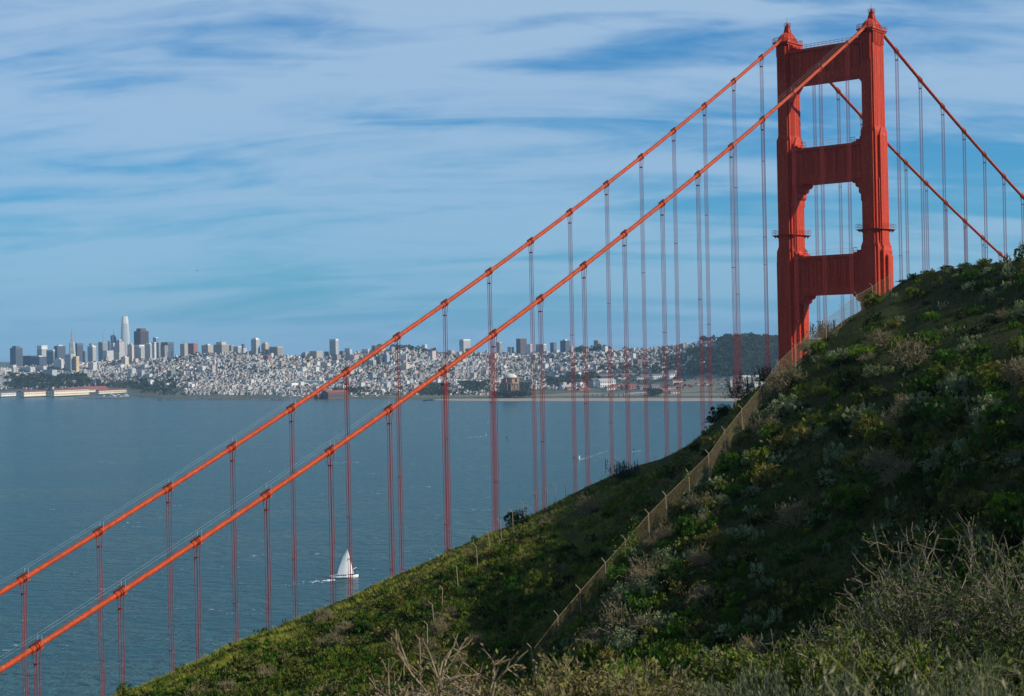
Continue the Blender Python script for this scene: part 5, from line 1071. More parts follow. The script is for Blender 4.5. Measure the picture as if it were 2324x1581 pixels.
for i_, (px, py, w, k) in enumerate(CRB):
    r_ = float(np.interp(az_of(at(px, py, 230)), CREST[:, 0], CREST[:, 1])) - (2 if i_ < 8 else 12); p = ground_pt(px, py, r_); put_shrub(p, w / 2 * r_ / FPX * .7, k, '%s on the right skyline of the hill, %s from the tower' % (WHAT[k], ('second', 'third', 'fourth', 'fifth', 'sixth', 'seventh', 'eighth', 'first', 'lower', 'lowest')[i_]), None, .65); n_sh += 1
OR = ['lowest', 'second', 'third', 'fourth', 'fifth', 'sixth', 'seventh', 'eighth', 'ninth', 'tenth', 'eleventh', 'twelfth', 'thirteenth', 'fourteenth', 'fifteenth', 'sixteenth', 'seventeenth', 'eighteenth', 'nineteenth', 'topmost']
def zone_of(px, py):
    k = int(np.argmin(np.abs(F_A[:, 1] - py))); d = px - F_A[k, 0]
    if d < 0: side = 'close left of' if d > -90 else 'left of' if d > -230 else 'well left of' if d > -450 else 'far left of'
    else: side = 'close right of' if d < 90 else 'right of' if d < 200 else 'well right of' if d < 350 else 'far right of' if d < 600 else 'farthest right of'
    return '%s the %s fence post counted from below' % (side, OR[k])
for (px, py, w, k) in MISC:
    p = hill_hit(px, py + 6)
    if p is not None: put_shrub(p, w / 2 * float(np.hypot(p[0], p[1])) / FPX * 1.05, k, WHAT[k] + ' ' + zone_of(px, py), k + ' shrubs ' + zone_of(px, py), 1.25); n_sh += 1
hcol = []
for i in range(len(A_GRID)):
    if abs(A_GRID[i]) > .345: continue
    k = (R_GRID > 50) & (R_GRID < 262); P_ = np.stack([HX[i][k], HY[i][k], HZ[i][k]], 1); px_, py_ = project(P_); m_ = np.minimum.accumulate(py_); vis = (py_ <= m_ + .01)
    if vis.sum() > 3 and py_[vis].min() < 1600: hcol.append((A_GRID[i], px_[vis], py_[vis], R_GRID[k][vis]))
HL = 500; H_A = np.array([c[0] for c in hcol]); H_Y = np.zeros((len(hcol), HL)); H_R = np.zeros_like(H_Y); H_PX = np.zeros_like(H_Y)
for i, (a, px_, py_, rr_) in enumerate(hcol):
    o_ = np.argsort(py_); H_Y[i] = np.linspace(max(py_.min(), 500), min(py_.max(), 1640), HL); H_R[i] = np.interp(H_Y[i], py_[o_], rr_[o_]); H_PX[i] = np.interp(H_Y[i], py_[o_], px_[o_])
def hill_pick_n(rg, n):
    i = rg.integers(0, len(hcol), n); j = rg.integers(0, HL, n); a = H_A[i] + rg.uniform(-.0008, .0008, n); r = H_R[i, j]; x_, y_ = np.sin(a) * r, np.cos(a) * r
    return np.stack([x_, y_, hill_z(x_, y_)], 1), H_PX[i, j], H_Y[i, j], r
def hill_pick(rg): p, px, py, r = hill_pick_n(rg, 1); return p[0], float(px[0]), float(py[0]), float(r[0])
tries = 0
while n_sh < 300 and tries < 6000:
    tries += 1; p, px, py, r = hill_pick(rgv); rt = right_of_fence(px, py); thick = fbm(np.array([p[0] * .09]), np.array([p[1] * .09]), 31)[0]
    if not (280 < px < 2340 and py < 1600): continue
    if rt:
        if thick < (.36 if py < 1000 else .46) or (py > 1080 and px > 1720 and rgv.random() < .75): continue
        k = rgv.choice(['green', 'olive', 'sage', 'dark', 'dry', 'gold', 'bright'], p=[.22, .20, .17, .12, .16, .09, .04]); rad = rgv.uniform(.7, 1.7) * (1.1 if py < 900 else 1)
    else:
        if rgv.random() < .45 or (py < np.interp(px, [290, 700, 1020, 1380, 1600], [1610, 1430, 1290, 1110, 985]) and rgv.random() < .8): continue
        k = rgv.choice(['green', 'olive', 'dark', 'dry', 'gold'], p=[.28, .26, .16, .18, .12]); rad = rgv.uniform(.5, 1.15)
    z_ = zone_of(px, py); put_shrub(p, rad, str(k), WHAT[str(k)] + ' ' + z_, str(k) + ' shrubs ' + z_, 1.2); n_sh += 1
# low scrub between them: one mass
def merge_protos(name, protos, items, mats):
    Vs, Qs, Cs, n = [], [], [], 0; cache = {}
    for (pi, x, y, z, sx, sz, an, tint) in items:
        if pi not in cache:
            m = protos[pi]; V = np.zeros(len(m.vertices) * 3, np.float32); m.vertices.foreach_get('co', V); Q = np.zeros(len(m.loops), np.int32); m.loops.foreach_get('vertex_index', Q); C = np.zeros(len(m.vertices) * 4, np.float32); m.attributes['col'].data.foreach_get('color', C)
            cache[pi] = (V.reshape(-1, 3), Q.reshape(-1, 4), C.reshape(-1, 4)[:, :3])
        V, Q, C = cache[pi]; c, s = math.cos(an), math.sin(an)
        Vs.append(np.stack([(V[:, 0] * c - V[:, 1] * s) * sx + x, (V[:, 0] * s + V[:, 1] * c) * sx + y, V[:, 2] * sz + z], 1)); Qs.append(Q + n); Cs.append(C * tint); n += len(V)
    o = add_obj(name, mesh_np(name, np.concatenate(Vs), [np.concatenate(Qs)], mats, np.concatenate(Cs))); tagk(o, 'stuff'); return o
SCR = [shrub_meshes(rgv, k, 9, 15, .16, .85)[0] for k in ('green', 'olive', 'dark', 'gold', 'sage', 'green')]
items = []; tries = 0
while len(items) < 2300 and tries < 20000:
    tries += 1; p, px, py, r = hill_pick(rgv)
    if not (250 < px < 2360): continue
    rt = right_of_fence(px, py); crest_y = np.interp(px, [290, 700, 1020, 1380, 1600], [1600, 1420, 1275, 1105, 985])
    if not rt and py < crest_y + 25 and rgv.random() < .85: continue
    if rt and py > 1080 and px > 1720 and rgv.random() < .6: continue
    if rgv.random() < (.2 if rt and py < 1000 else .45) and fbm(np.array([p[0] * .12]), np.array([p[1] * .12]), 77)[0] < .48: continue
    items.append((int(rgv.choice(6, p=[.24, .2, .2, .1, .16, .1] if rt else [.25, .3, .18, .22, .0, .05])), p[0], p[1], p[2] - .05, rgv.uniform(.45, 1.2), rgv.uniform(.55, 1.5), rgv.uniform(0, 6.28), rgv.uniform(.7, 1.2)))
o = merge_protos('low_scrub', SCR, items, M['leaf']); o['label'] = 'low green scrub covering the hillside'
# grass
rgg = np.random.default_rng(14)
def hill_grass(n, nb):
    P, px, py, r = hill_pick_n(rgg, n); k = (px > 240) & (px < 2380); P, px, py = P[k], px[k], py[k]; n = len(P)
    P[:, 0] += rgg.normal(size=n) * .4; P[:, 1] += rgg.normal(size=n) * 1.2; P[:, 2] = hill_z(P[:, 0], P[:, 1]) - .04
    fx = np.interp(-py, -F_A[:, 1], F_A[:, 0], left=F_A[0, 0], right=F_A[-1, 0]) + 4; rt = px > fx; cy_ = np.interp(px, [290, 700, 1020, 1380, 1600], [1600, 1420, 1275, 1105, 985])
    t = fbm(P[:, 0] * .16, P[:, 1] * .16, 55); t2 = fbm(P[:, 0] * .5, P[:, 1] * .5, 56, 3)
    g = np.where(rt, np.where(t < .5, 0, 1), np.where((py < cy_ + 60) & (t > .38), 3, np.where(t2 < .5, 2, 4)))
    cols = np.array([(.014, .030, .005), (.024, .038, .007), (.055, .085, .012), (.190, .200, .030), (.120, .142, .022)])  # slope shade and ridge sunlight are painted into these grass colours
    tall = .16 + .30 * np.clip((t2 - .35) * 3, 0, 1)
    P = np.repeat(P, nb, 0); C = np.repeat(cols[g] * (.6 + .9 * t2)[:, None], nb, 0); hh = np.repeat(tall, nb); n = len(P); rg = np.random.default_rng(8)
    P[:, :2] += rg.normal(size=(n, 2)) * .11; hh = hh * rg.uniform(.6, 1.3, n); an = rg.uniform(0, 6.28, n); dx = np.stack([np.cos(an), np.sin(an), an * 0], 1) * (.030 * rg.uniform(.6, 1.3, n))[:, None]
    tip = P + np.stack([rg.normal(size=n) * .35 * hh - .25 * hh, rg.normal(size=n) * .35 * hh - .05 * hh, hh], 1)
    V = np.stack([P - dx, P + dx, tip], 1).reshape(-1, 3); F = np.arange(3 * n).reshape(-1, 3); C = np.repeat(C * rg.uniform(.65, 1.35, (n, 1)), 3, 0)
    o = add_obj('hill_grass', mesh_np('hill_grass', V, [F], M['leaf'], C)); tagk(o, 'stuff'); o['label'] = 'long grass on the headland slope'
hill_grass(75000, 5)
# poppies
pp = MB()
for (cx_, cy_, n_) in ((1730, 1195, 10), (1690, 1285, 8), (1556, 1295, 14), (1545, 1340, 12), (1670, 1225, 8), (1600, 1170, 6), (1538, 1352, 6), (1860, 1100, 5), (1960, 1060, 4)):
    for _ in range(n_):
        h_ = hill_hit(cx_ + rgv.normal() * 14, cy_ + rgv.normal() * 8)
        if h_ is not None: pp.leaves([h_ + (0, 0, .42)], .11, rgv, (.62, .17, .01), aspect=1.0); pp.leaves([h_ + (.02, .02, .43)], .10, rgv, (.66, .22, .01), aspect=1.0)
o = pp.obj('poppies', M['leaf'], col=True); tagk(o, 'stuff'); o['label'] = 'scattered orange poppies on the shaded slope'
# spiky flowering shrubs on the crest
def echium(px, py, w, label, r=None):
    p = hill_hit(px, py) if r is None else None
    if p is None: p = ground_pt(px, py, r or 200.)
    R = w / 2 * float(np.hypot(p[0], p[1])) / FPX; t = empty('flowering_shrub', p); tag(t, label, 'shrub')
    rg = np.random.default_rng(int(px)); mb = MB(); c = rg.normal(size=(1500, 3)) * (.45, .45, .34); c[:, 2] = np.abs(c[:, 2]); mb.leaves(c * R, .22, rg, np.array([(.030, .045, .022)]) * rg.uniform(.6, 1.4, (1500, 1)), up=.6, aspect=.4); mb.obj('foliage', M['leaf'], t, col=True)
    for _ in range(26):
        b = np.array([rg.normal() * .45, rg.normal() * .45, rg.uniform(.15, .45)]) * R; h = rg.uniform(.6, 1.0) * max(R * .85, 1.0); d = np.array([rg.normal() * .12, rg.normal() * .12, 1]); s = MB(); k = 5
        n_ = 70; tt = rg.uniform(0, 1, n_); an = rg.uniform(0, 6.28, n_); rad = .12 * (1 - tt * .8); s.tubes([b], [b + d * h], .03, .01, k=4, c=(.05, .04, .05)); s.leaves(b + d * (h * tt)[:, None] + np.stack([np.cos(an) * rad, np.sin(an) * rad, an * 0], 1), .11, rg, np.array([(.040, .034, .060)]) * rg.uniform(.6, 1.5, (n_, 1)), aspect=.7); s.obj('flower_spike', M['leaf'], t, col=True)
echium(1872, 762, 72, 'spiky purple-flowered shrub on the crest at the foot of the tower', 206.)
echium(1838, 790, 46, 'small spiky purple-flowered shrub left below the first one at the tower foot', 203.)
echium(1744, 858, 64, 'spiky purple-flowered shrub on the crest under the last suspender left of the tower', 196.)
echium(1686, 903, 100, 'large dark spiky shrub on the crest above the water left of the fence', 197.)
echium(1418, 1092, 70, 'dark purple-flowered shrub low on the crest between the suspenders', 200.)
for (px, py, w) in ((1640, 945, 60), (1622, 965, 40)):
    p = ground_pt(px, py, 201.); put_shrub(p, w / 2 * 201 / FPX, 'dark', 'dark bush spilling over the crest below the large spiky shrub' if px == 1640 else 'smaller dark bush at the crest edge below the large spiky shrub', None)
# vine on the fence
vn = MB(); 
for (px, py, n_, sx, sy) in ((1400, 1275, 260, 18, 36), (1440, 1225, 300, 14, 45), (1425, 1255, 240, 16, 30), (1395, 1310, 160, 14, 24), (1375, 1330, 90, 10, 20), (1270, 1440, 90, 14, 18), (1560, 1085, 60, 10, 16)):
    for _ in range(n_):
        x_, y_ = px + rgv.normal() * sx * .5, py + rgv.normal() * sy * .5; r_ = np.interp(x_, F_A[:, 0], F_A[:, 2]) - .25 - rgv.uniform(0, .3); q = at(x_, y_, r_)
        if q[2] > hill_z(q[0], q[1])[0]: vn.leaves([q], .15, rgv, np.array([.075, .115, .022]) * rgv.uniform(.6, 1.4), aspect=.8)
o = vn.obj('climbing_vine', M['leaf'], col=True); tag(o, 'yellow-green vine climbing over the chain-link fence', 'vine')

# ------------------------------------------------------------------ foreground shrubs
def grow(rg, p, d, L, r, depth, S, tips, bend=.3, ratio=.72, spread=.65, kids=(2, 3), up=.08):
    n = 3 if depth > 1 else 2; q = p
    for k in range(n):
        d = d + rg.normal(size=3) * bend * .5; d[2] += up * .5; d /= np.linalg.norm(d); q2 = q + d * L / n; r2 = r * (1 - .25 * (k + 1) / n); S.append((q, q2, r * (1 - .25 * k / n), r2)); q = q2
        if depth > 0 and k < n - 1 and rg.random() < .55: e = d + rg.normal(size=3) * spread; grow(rg, q, e / np.linalg.norm(e), L * ratio * .7, r2 * .6, depth - 1, S, tips, bend, ratio, spread, kids, up)
    if depth == 0: tips.append((q, d)); return
    for _ in range(int(rg.integers(kids[0], kids[1] + 1))): e = d + rg.normal(size=3) * spread; grow(rg, q, e / np.linalg.norm(e), L * ratio * rg.uniform(.8, 1.15), r * .68, depth - 1, S, tips, bend, ratio, spread, kids, up)
def fg_shrub(name, label, px, r, height, nstem, rad, depth, tw_c, leaf=None, seed=1, lean=(0, 0), leaf_n=6, leaf_s=.03, frac=1.0, spread=.65, group=None, dz=0.0):
    rg = np.random.default_rng(seed); p = at(px, 1400, r); p[2] = float(hill_z(p[0], p[1])[0]) - .03 + dz; S, tips = [], []
    for _ in range(nstem):
        d = np.array([rg.normal() * .55 + lean[0], rg.normal() * .45 + lean[1], 1.0]); d /= np.linalg.norm(d); grow(rg, np.array([rg.normal() * .06, rg.normal() * .06, 0]), d, height * .40, rad, depth, S, tips, spread=spread)
    zt = max(t[0][2] for t in tips); k = height / zt
    mb = MB(); S0 = np.array([s[0] for s in S]) * k; S1 = np.array([s[1] for s in S]) * k; cc = np.array(tw_c)[None] * rg.uniform(.65, 1.35, (len(S), 1)); mb.tubes(S0, S1, np.maximum([s[2] for s in S], .0022), np.maximum([s[3] for s in S], .0018), k=4 if r < 12 else 3, c=cc)
    o = mb.obj(name, M['bark'], None, col=True, loc=p); tag(o, label, 'shrub', group)
    if leaf is not None:
        T = np.array([t[0] for t in tips]) * k; D = np.array([t[1] for t in tips]); sel = rg.random(len(T)) < frac; T, D = T[sel], D[sel]; n_ = len(T) * leaf_n; ct = np.repeat(T, leaf_n, 0) + rg.normal(size=(n_, 3)) * leaf_s * 1.3 - np.repeat(D, leaf_n, 0) * rg.uniform(0, leaf_s * 3, (n_, 1))
        lc = np.array(leaf)[rg.integers(0, len(leaf), n_)] * rg.uniform(.7, 1.3, (n_, 1)); lm = MB().leaves(ct, leaf_s, rg, lc, up=.3, aspect=.5, dirs=np.repeat(D, leaf_n, 0)); lm.obj('foliage', M['leaf'], o, col=True)
    return o
BR = (.20, .155, .10); GY = (.16, .132, .092)
OL = [(.15, .145, .04), (.11, .12, .035), (.17, .13, .05)]; DRY = [(.20, .10, .055), (.17, .13, .06), (.24, .15, .08)]
fg_shrub('twiggy_shrub', 'thick bare brown branches with dry leaf tufts at the bottom centre', 1060, 9.0, 1.10, 6, .017, 4, BR, DRY + OL[:1], 1, leaf_n=3, leaf_s=.028, frac=.6)
fg_shrub('twiggy_shrub', 'brown dead branches left of the tallest shrub at the bottom edge', 905, 9.3, .98, 6, .016, 4, BR, DRY, 2, leaf_n=2, leaf_s=.026, frac=.5)
fg_shrub('twiggy_shrub', 'lowest brown twigs at the left end of the bottom row', 800, 9.6, .78, 6, .012, 5, BR, DRY, 3, leaf_n=2, leaf_s=.026, frac=.5)
fg_shrub('leafy_shrub', 'twiggy shrub with olive leaves below the lowest fence post', 1235, 9.0, .93, 7, .012, 5, BR, OL, 4, leaf_n=5, leaf_s=.03, frac=.7)
fg_shrub('leafy_shrub', 'olive-leaved shrub right of the lowest fence post at the bottom edge', 1345, 9.0, .98, 6, .012, 5, BR, OL, 5, leaf_n=7, leaf_s=.032, frac=.85)
fg_shrub('twiggy_shrub', 'bare brown twigs at the right end of the bottom row', 1430, 9.2, .88, 5, .012, 5, BR, DRY, 6, leaf_n=1, leaf_s=.022, frac=.2)
fg_shrub('twiggy_shrub', 'short brown twigs in front of the two olive shrubs', 1150, 8.6, .80, 6, .011, 5, BR, OL, 16, leaf_n=3, leaf_s=.026, frac=.5)
# the big half-bare shrub at the right
fg_shrub('bare_shrub', 'tall grey half-bare shrub at the right edge, topmost of the foreground', 2160, 17.0, 2.8, 14, .022, 5, GY, [(.055, .075, .022), (.075, .085, .028)], 7, leaf_n=5, leaf_s=.05, frac=.45, lean=(-.15, 0))
fg_shrub('bare_shrub', 'grey bare-branched shrub cut by the right edge', 2310, 16.0, 2.75, 14, .022, 5, GY, [(.055, .085, .018)], 8, leaf_n=5, leaf_s=.05, frac=.45)
fg_shrub('bare_shrub', 'low spreading grey shrub below the tall half-bare one', 2090, 16.0, 1.95, 12, .018, 5, GY, [(.055, .075, .022), (.08, .09, .03)], 9, leaf_n=5, leaf_s=.045, frac=.45, lean=(-.5, 0))
fg_shrub('bare_shrub', 'leftmost grey twiggy shrub reaching left below the bare ones', 2030, 15.0, 1.55, 10, .016, 5, GY, [(.06, .085, .018)], 19, leaf_n=3, leaf_s=.04, frac=.25, lean=(-.5, 0))
fg_shrub('leafy_shrub', 'green leafy shrub inside the bare branches at the right', 2200, 16.5, 1.9, 8, .03, 4, GY, [(.05, .075, .02), (.075, .095, .028)], 10, leaf_n=12, leaf_s=.06)
fg_shrub('leafy_shrub', 'green leafy shrub under the bare branches near the right edge', 2300, 15.5, 1.6, 8, .03, 4, GY, [(.05, .075, .02), (.075, .095, .028)], 15, leaf_n=12, leaf_s=.06)
for i, (px, r, h, lb) in enumerate(((1730, 11.6, .98, 'leftmost'), (1825, 11.8, 1.14, 'second from the left'), (1915, 11.6, 1.08, 'second from the right'), (2010, 12.0, 1.2, 'rightmost'))):
    fg_shrub('leafy_shrub', 'yellow-green leafy shrub above the sage at the bottom right, %s of four' % lb, px, r, h, 8, .02, 4, GY, [(.075, .105, .015), (.05, .08, .012), (.11, .12, .025)], 30 + i, leaf_n=13, leaf_s=.045, group='green shrubs above the sage')
def sage(px, r, h, label, seed, w=.42):
    rg = np.random.default_rng(seed); p = at(px, 1500, r); p[2] = float(hill_z(p[0], p[1])[0]) - .03; n = 130; mb = MB(); lf = MB()
    d = np.stack([rg.normal(size=n) * .62, rg.normal(size=n) * .62, np.abs(rg.normal(size=n)) * .5 + .75], 1); d /= np.linalg.norm(d, axis=1, keepdims=True)
    lump = .55 + .75 * fbm(d[:, 0] * 2.2 + seed, d[:, 1] * 2.2, seed, 2); b = d * .15; t = d * np.array([w * 1.5, w * 1.5, h]) * (lump * rg.uniform(.85, 1.1, n))[:, None]; t[:, 2] += rg.uniform(0, .05, n)
    mb.tubes(b, t, .006, .002, k=3, c=(.10, .085, .06)); m = 44; u = rg.uniform(.5, 1, (n, m, 1)) ** .7; c = (b[:, None] + (t - b)[:, None] * u).reshape(-1, 3); c += rg.normal(size=c.shape) * .017
    base = np.array([(.135, .16, .075), (.105, .13, .055), (.17, .178, .10), (.12, .145, .075)])[rg.integers(0, 4, n)] * rg.uniform(.75, 1.2, (n, 1))
    lf.leaves(c, .038, rg, np.repeat(base, m, 0) * rg.uniform(.65, 1.25, (n * m, 1)), up=.5, aspect=.22, dirs=np.repeat(d, m, 0) * 1.2)
    o = lf.obj('sage_bush', M['leaf'], None, col=True, loc=p); tag(o, label, 'shrub', 'silvery sage at the bottom right'); mb.obj('stems', M['bark'], o, col=True)
SG = [(1570, 9.4, .64), (1655, 9.0, .74), (1745, 8.8, .68), (1830, 8.6, .76), (1930, 8.9, .70), (2020, 8.6, .72), (2130, 9.4, .74), (2250, 9.6, .80)]
ORD = ('first', 'second', 'third', 'fourth', 'fifth', 'sixth', 'seventh', 'eighth', 'ninth')
for i, (px, r, h) in enumerate(SG): sage(px, r, h, 'silvery sage bush, %s from the left along the bottom right edge' % ORD[i], 60 + i)
# wild oats and long blades
rgo = np.random.default_rng(77)
def oat(px, r, h, seed, lean):
    rg = np.random.default_rng(seed); p = at(px, 1500, r); p[2] = float(hill_z(p[0], p[1])[0]); n = 14; tt = np.linspace(0, 1, n); P = np.stack([lean * h * tt ** 2.2, .1 * rg.normal() * tt ** 2, h * tt * (1 - .12 * tt ** 3 * abs(lean))], 1)
    mb = MB().poly_tube(P, np.linspace(.0035, .0012, n), 4, c=(.17, .17, .06)); o = mb.obj('wild_oat', M['leaf'], None, col=True, loc=p); sp_ = MB()
    for k in range(18):
        t_ = rg.uniform(.72, 1.0); q = np.array([np.interp(t_, tt, P[:, j]) for j in range(3)]); e = q + np.array([rg.normal() * .03 + lean * .05, rg.normal() * .03, -rg.uniform(.005, .04)]); sp_.tubes([q], [e], .0008, k=3, c=(.2, .19, .1)); d = np.array([[lean * .8 + rg.normal() * .2, rg.normal() * .2, -.7]]); sp_.leaves([e + d[0] * .014], .036, rg, (.30, .26, .15), aspect=.28, dirs=d / np.linalg.norm(d)); sp_.leaves([e + d[0] * .012], .034, rg, (.26, .24, .13), aspect=.28, dirs=d / np.linalg.norm(d))
    sp_.obj('spikelets', M['leaf'], o, col=True); tag(o, 'wild oat stalk with drooping seed head at the bottom right corner', 'grass stalk', 'wild oats at the bottom right')
for i in range(22): oat(rgo.uniform(1900, 2330), rgo.uniform(4.6, 6.4), rgo.uniform(.95, 1.30), 200 + i, rgo.choice([-.5, .35, -.3, .5]) * rgo.uniform(.7, 1.2))
bl = MB(); n = 700
bx = rgo.uniform(1880, 2380, n); rr_ = rgo.uniform(4.8, 7.0, n)
for i in range(n):
    p = at(bx[i], 1500, rr_[i]); p[2] = float(hill_z(p[0], p[1])[0]); h = rgo.uniform(.5, 1.0) * (.6 + .4 * min(1, max(0, (bx[i] - 1850) / 300))); L = rgo.normal() * .35; tt = np.array([0, .35, .7, 1.0]); P = p + np.stack([L * h * tt ** 2, rgo.normal() * .15 * h * tt ** 2, h * tt * (1 - .15 * abs(L) * tt ** 2)], 1); w_ = np.array([.0045, .004, .003, .0006])[:, None] * np.array([[1, rgo.normal() * .5, 0]])
    bl.add(np.concatenate([P - w_, P + w_]), [(k, k + 1, 5 + k, 4 + k) for k in range(3)], c=np.array([(.13, .145, .05), (.19, .17, .08), (.09, .115, .04)][rgo.integers(0, 3)]) * rgo.uniform(.7, 1.2))
o = bl.obj('long_grass', M['leaf'], None, col=True); tagk(o, 'stuff'); o['label'] = 'long green grass blades at the bottom right corner'
nb = MB(); n = 5200; a_ = rgo.uniform(-.36, .36, n); r_ = rgo.uniform(6, 34, n)        # short cover on the near ground
x_ = np.sin(a_) * r_; y_ = np.cos(a_) * r_; z_ = hill_z(x_, y_); nb.leaves(np.stack([x_, y_, z_ + rgo.uniform(0, .25, n)], 1), .14, rgo, np.array([(.06, .07, .028)]) * rgo.uniform(.6, 1.5, (n, 1)), up=1.2, aspect=.2)
o = nb.obj('ground_cover', M['leaf'], None, col=True); tagk(o, 'stuff')
# ------------------------------------------------------------------ boats and birds
M['gelcoat'] = mat('white_gelcoat', (.80, .80, .78), .3); M['sail'] = mat('sailcloth', (.80, .80, .77), .8, trans=.35); M['navy'] = mat('dark_fitting', (.03, .035, .045), .5); M['foam'] = mat('sea_foam', (.75, .79, .80), .9, var=.1, scale=.4)
def sailboat():
    c = sea(783, 1312); t = empty('sailboat', (c[0], c[1], 0.0), math.radians(10)); tag(t, 'white sailing yacht with one tall sail and long wishbone boom on the bay', 'sailboat')
    # hull: stations from stern (x=-8) to bow (x=8)
    st = [(-8.0, 1.5, .95, .25), (-5, 2.1, 1.05, -.35), (0, 2.3, 1.15, -.5), (4, 1.8, 1.35, -.45), (7, .75, 1.6, -.1), (8.1, .06, 1.75, .55)]; V = []
    for (x, w, zt, zb) in st: V += [(x, -w, zt), (x, -w * .92, zt * .45), (x, -w * .55, zb), (x, 0, zb - .15), (x, w * .55, zb), (x, w * .92, zt * .45), (x, w, zt)]
    k = 7; Q = [(a * k + i, a * k + i + 1, (a + 1) * k + i + 1, (a + 1) * k + i) for a in range(len(st) - 1) for i in range(k - 1)] + [(a * k + k - 1, a * k, (a + 1) * k, (a + 1) * k + k - 1) for a in range(len(st) - 1)]
    h = MB().add(V, Q, [(0, i + 1, i) for i in range(1, 6)]).obj('hull', M['gelcoat'], t)
    cb = MB().hexa([(-3.2, -1.3, 1.0), (2.6, -1.1, 1.0), (2.6, 1.1, 1.0), (-3.2, 1.3, 1.0)], [(-2.9, -1.1, 2.15), (1.3, -.9, 2.05), (1.3, .9, 2.05), (-2.9, 1.1, 2.15)]).obj('cabin', M['gelcoat'], t)
    for x in (-2.2, -.9, .4):
        for s_ in (-1, 1): MB().hexa([(x - .45, s_ * 1.24 - .03, 1.35), (x + .45, s_ * 1.21 - .03, 1.35), (x + .45, s_ * 1.21 + .03, 1.35), (x - .45, s_ * 1.24 + .03, 1.35)], [(x - .42, s_ * 1.12 - .03, 1.92), (x + .42, s_ * 1.08 - .03, 1.92), (x + .42, s_ * 1.08 + .03, 1.92), (x - .42, s_ * 1.12 + .03, 1.92)]).obj('window', M['navy'], cb)
    m0, m1 = np.array([5.6, 0, 1.2]), np.array([1.2, 0, 20.6]); MB().tubes([m0], [m1], .13, .06, k=6).obj('mast', M['navy'], t)
    q0, q1 = np.array([-3.6, 0, 1.2]), np.array([-5.3, 0, 8.2]); MB().tubes([q0], [q1], .10, .05, k=6).obj('mizzen_mast', M['navy'], t)
    nu, nv = 7, 12; V = []
    for j in range(nv):
        v = j / (nv - 1); lu = m0 + (m1 - m0) * (.06 + .78 * v); le_x = np.interp(v, [0, .2, .45, .7, .88, 1], [-4.6, -3.9, -2.4, -.9, .6, lu[0]]); le = np.array([le_x, 0, lu[2] - .2 * (1 - v)])
        for i in range(nu): u = i / (nu - 1); p = lu + (le - lu) * u; V.append((p[0], -1.5 * math.sin(math.pi * u ** .8) * (1 - .6 * v) - 1.2 * u * (1 - v), p[2]))
    so = MB().add(V, [(j * nu + i, j * nu + i + 1, (j + 1) * nu + i + 1, (j + 1) * nu + i) for j in range(nv - 1) for i in range(nu - 1)]).obj('sail', M['sail'], t, smooth=True)
    lg = MB(); lg.tubes([(2.7, -1.50, 12.0), (2.2, -1.52, 12.0), (3.1, -1.40, 11.1), (1.9, -1.52, 11.1)], [(2.75, -1.50, 11.2), (2.25, -1.52, 11.2), (2.5, -1.5, 11.0), (2.5, -1.5, 11.0)], .09, k=4); lg.tubes([(3.2, -1.45, 10.95)], [(1.6, -1.6, 10.95)], .05, k=4); lg.obj('sail_emblem', M['navy'], so)
    for s_ in (-1, 1): MB().poly_tube([(7.0, 0, 6.0), (3.5, s_ * 1.7 - .3, 4.4), (-1.5, s_ * 1.5 - .8, 2.8), (-9.4, -.6, .9 + .6)], .10, 6).obj('wishbone_boom', M['gelcoat'], t)
    MB().poly_tube([(-8, 1.4, 1.7), (-8.1, 0, 1.7), (-8, -1.4, 1.7), (-4.5, -1.9, 1.8)], .04, 4).obj('stern_rail', M['navy'], t)
    MB().poly_tube([(5.5, -1.2, 2.3), (8.0, 0, 2.55), (5.5, 1.2, 2.3)], .04, 4).obj('bow_rail', M['navy'], t)
    MB().poly_tube([(5.2, 0, 1.55), (2.0, -.2, 1.7), (-2.6, -.5, 2.25)], .16, 6).obj('sail_foot_roll', M['navy'], t)
    return t
sb_ = sailboat()
def person(x, y, z, shirt, label):
    w = bpy.data.objects['sailboat'].matrix_basis @ Vector((x, y, z)); V = []; k = 8
    prof = [(.16, .13, 0), (.19, .15, .18), (.17, .12, .40), (.23, .13, .62), (.20, .11, .74), (.07, .07, .80), (.075, .085, .86), (.10, .115, .96), (.09, .10, 1.05), (.02, .02, 1.11)]
    for (rx, ry, h) in prof: V += [(rx * math.cos(a), ry * math.sin(a), h) for a in np.linspace(0, 2 * math.pi, k + 1)[:-1]]
    mb = MB().add(V, [(a * k + i, a * k + (i + 1) % k, (a + 1) * k + (i + 1) % k, (a + 1) * k + i) for a in range(len(prof) - 1) for i in range(k)], c=np.repeat(np.array([shirt] * 5 + [(.45, .27, .2)] * 4 + [(.05, .04, .03)]), k, 0))
    for s_ in (-1, 1): mb.poly_tube([(0, s_ * .2, .68), (.12, s_ * .26, .42), (.34, s_ * .16, .36)], [.06, .05, .035], 6, c=shirt); mb.poly_tube([(0, s_ * .1, .05), (.42, s_ * .12, .06), (.48, s_ * .12, -.38)], [.09, .075, .05], 6, c=(.04, .05, .08))
    o = mb.obj('person', M['paintcol'], None, col=True, smooth=True, loc=w, rotz=math.radians(10)); tag(o, label, 'person')
person(-5.2, -.6, 1.35, (.45, .06, .05), 'seated person in a red jacket at the stern of the yacht')
person(-6.4, .3, 1.35, (.05, .06, .10), 'seated person in dark clothes at the stern of the yacht')
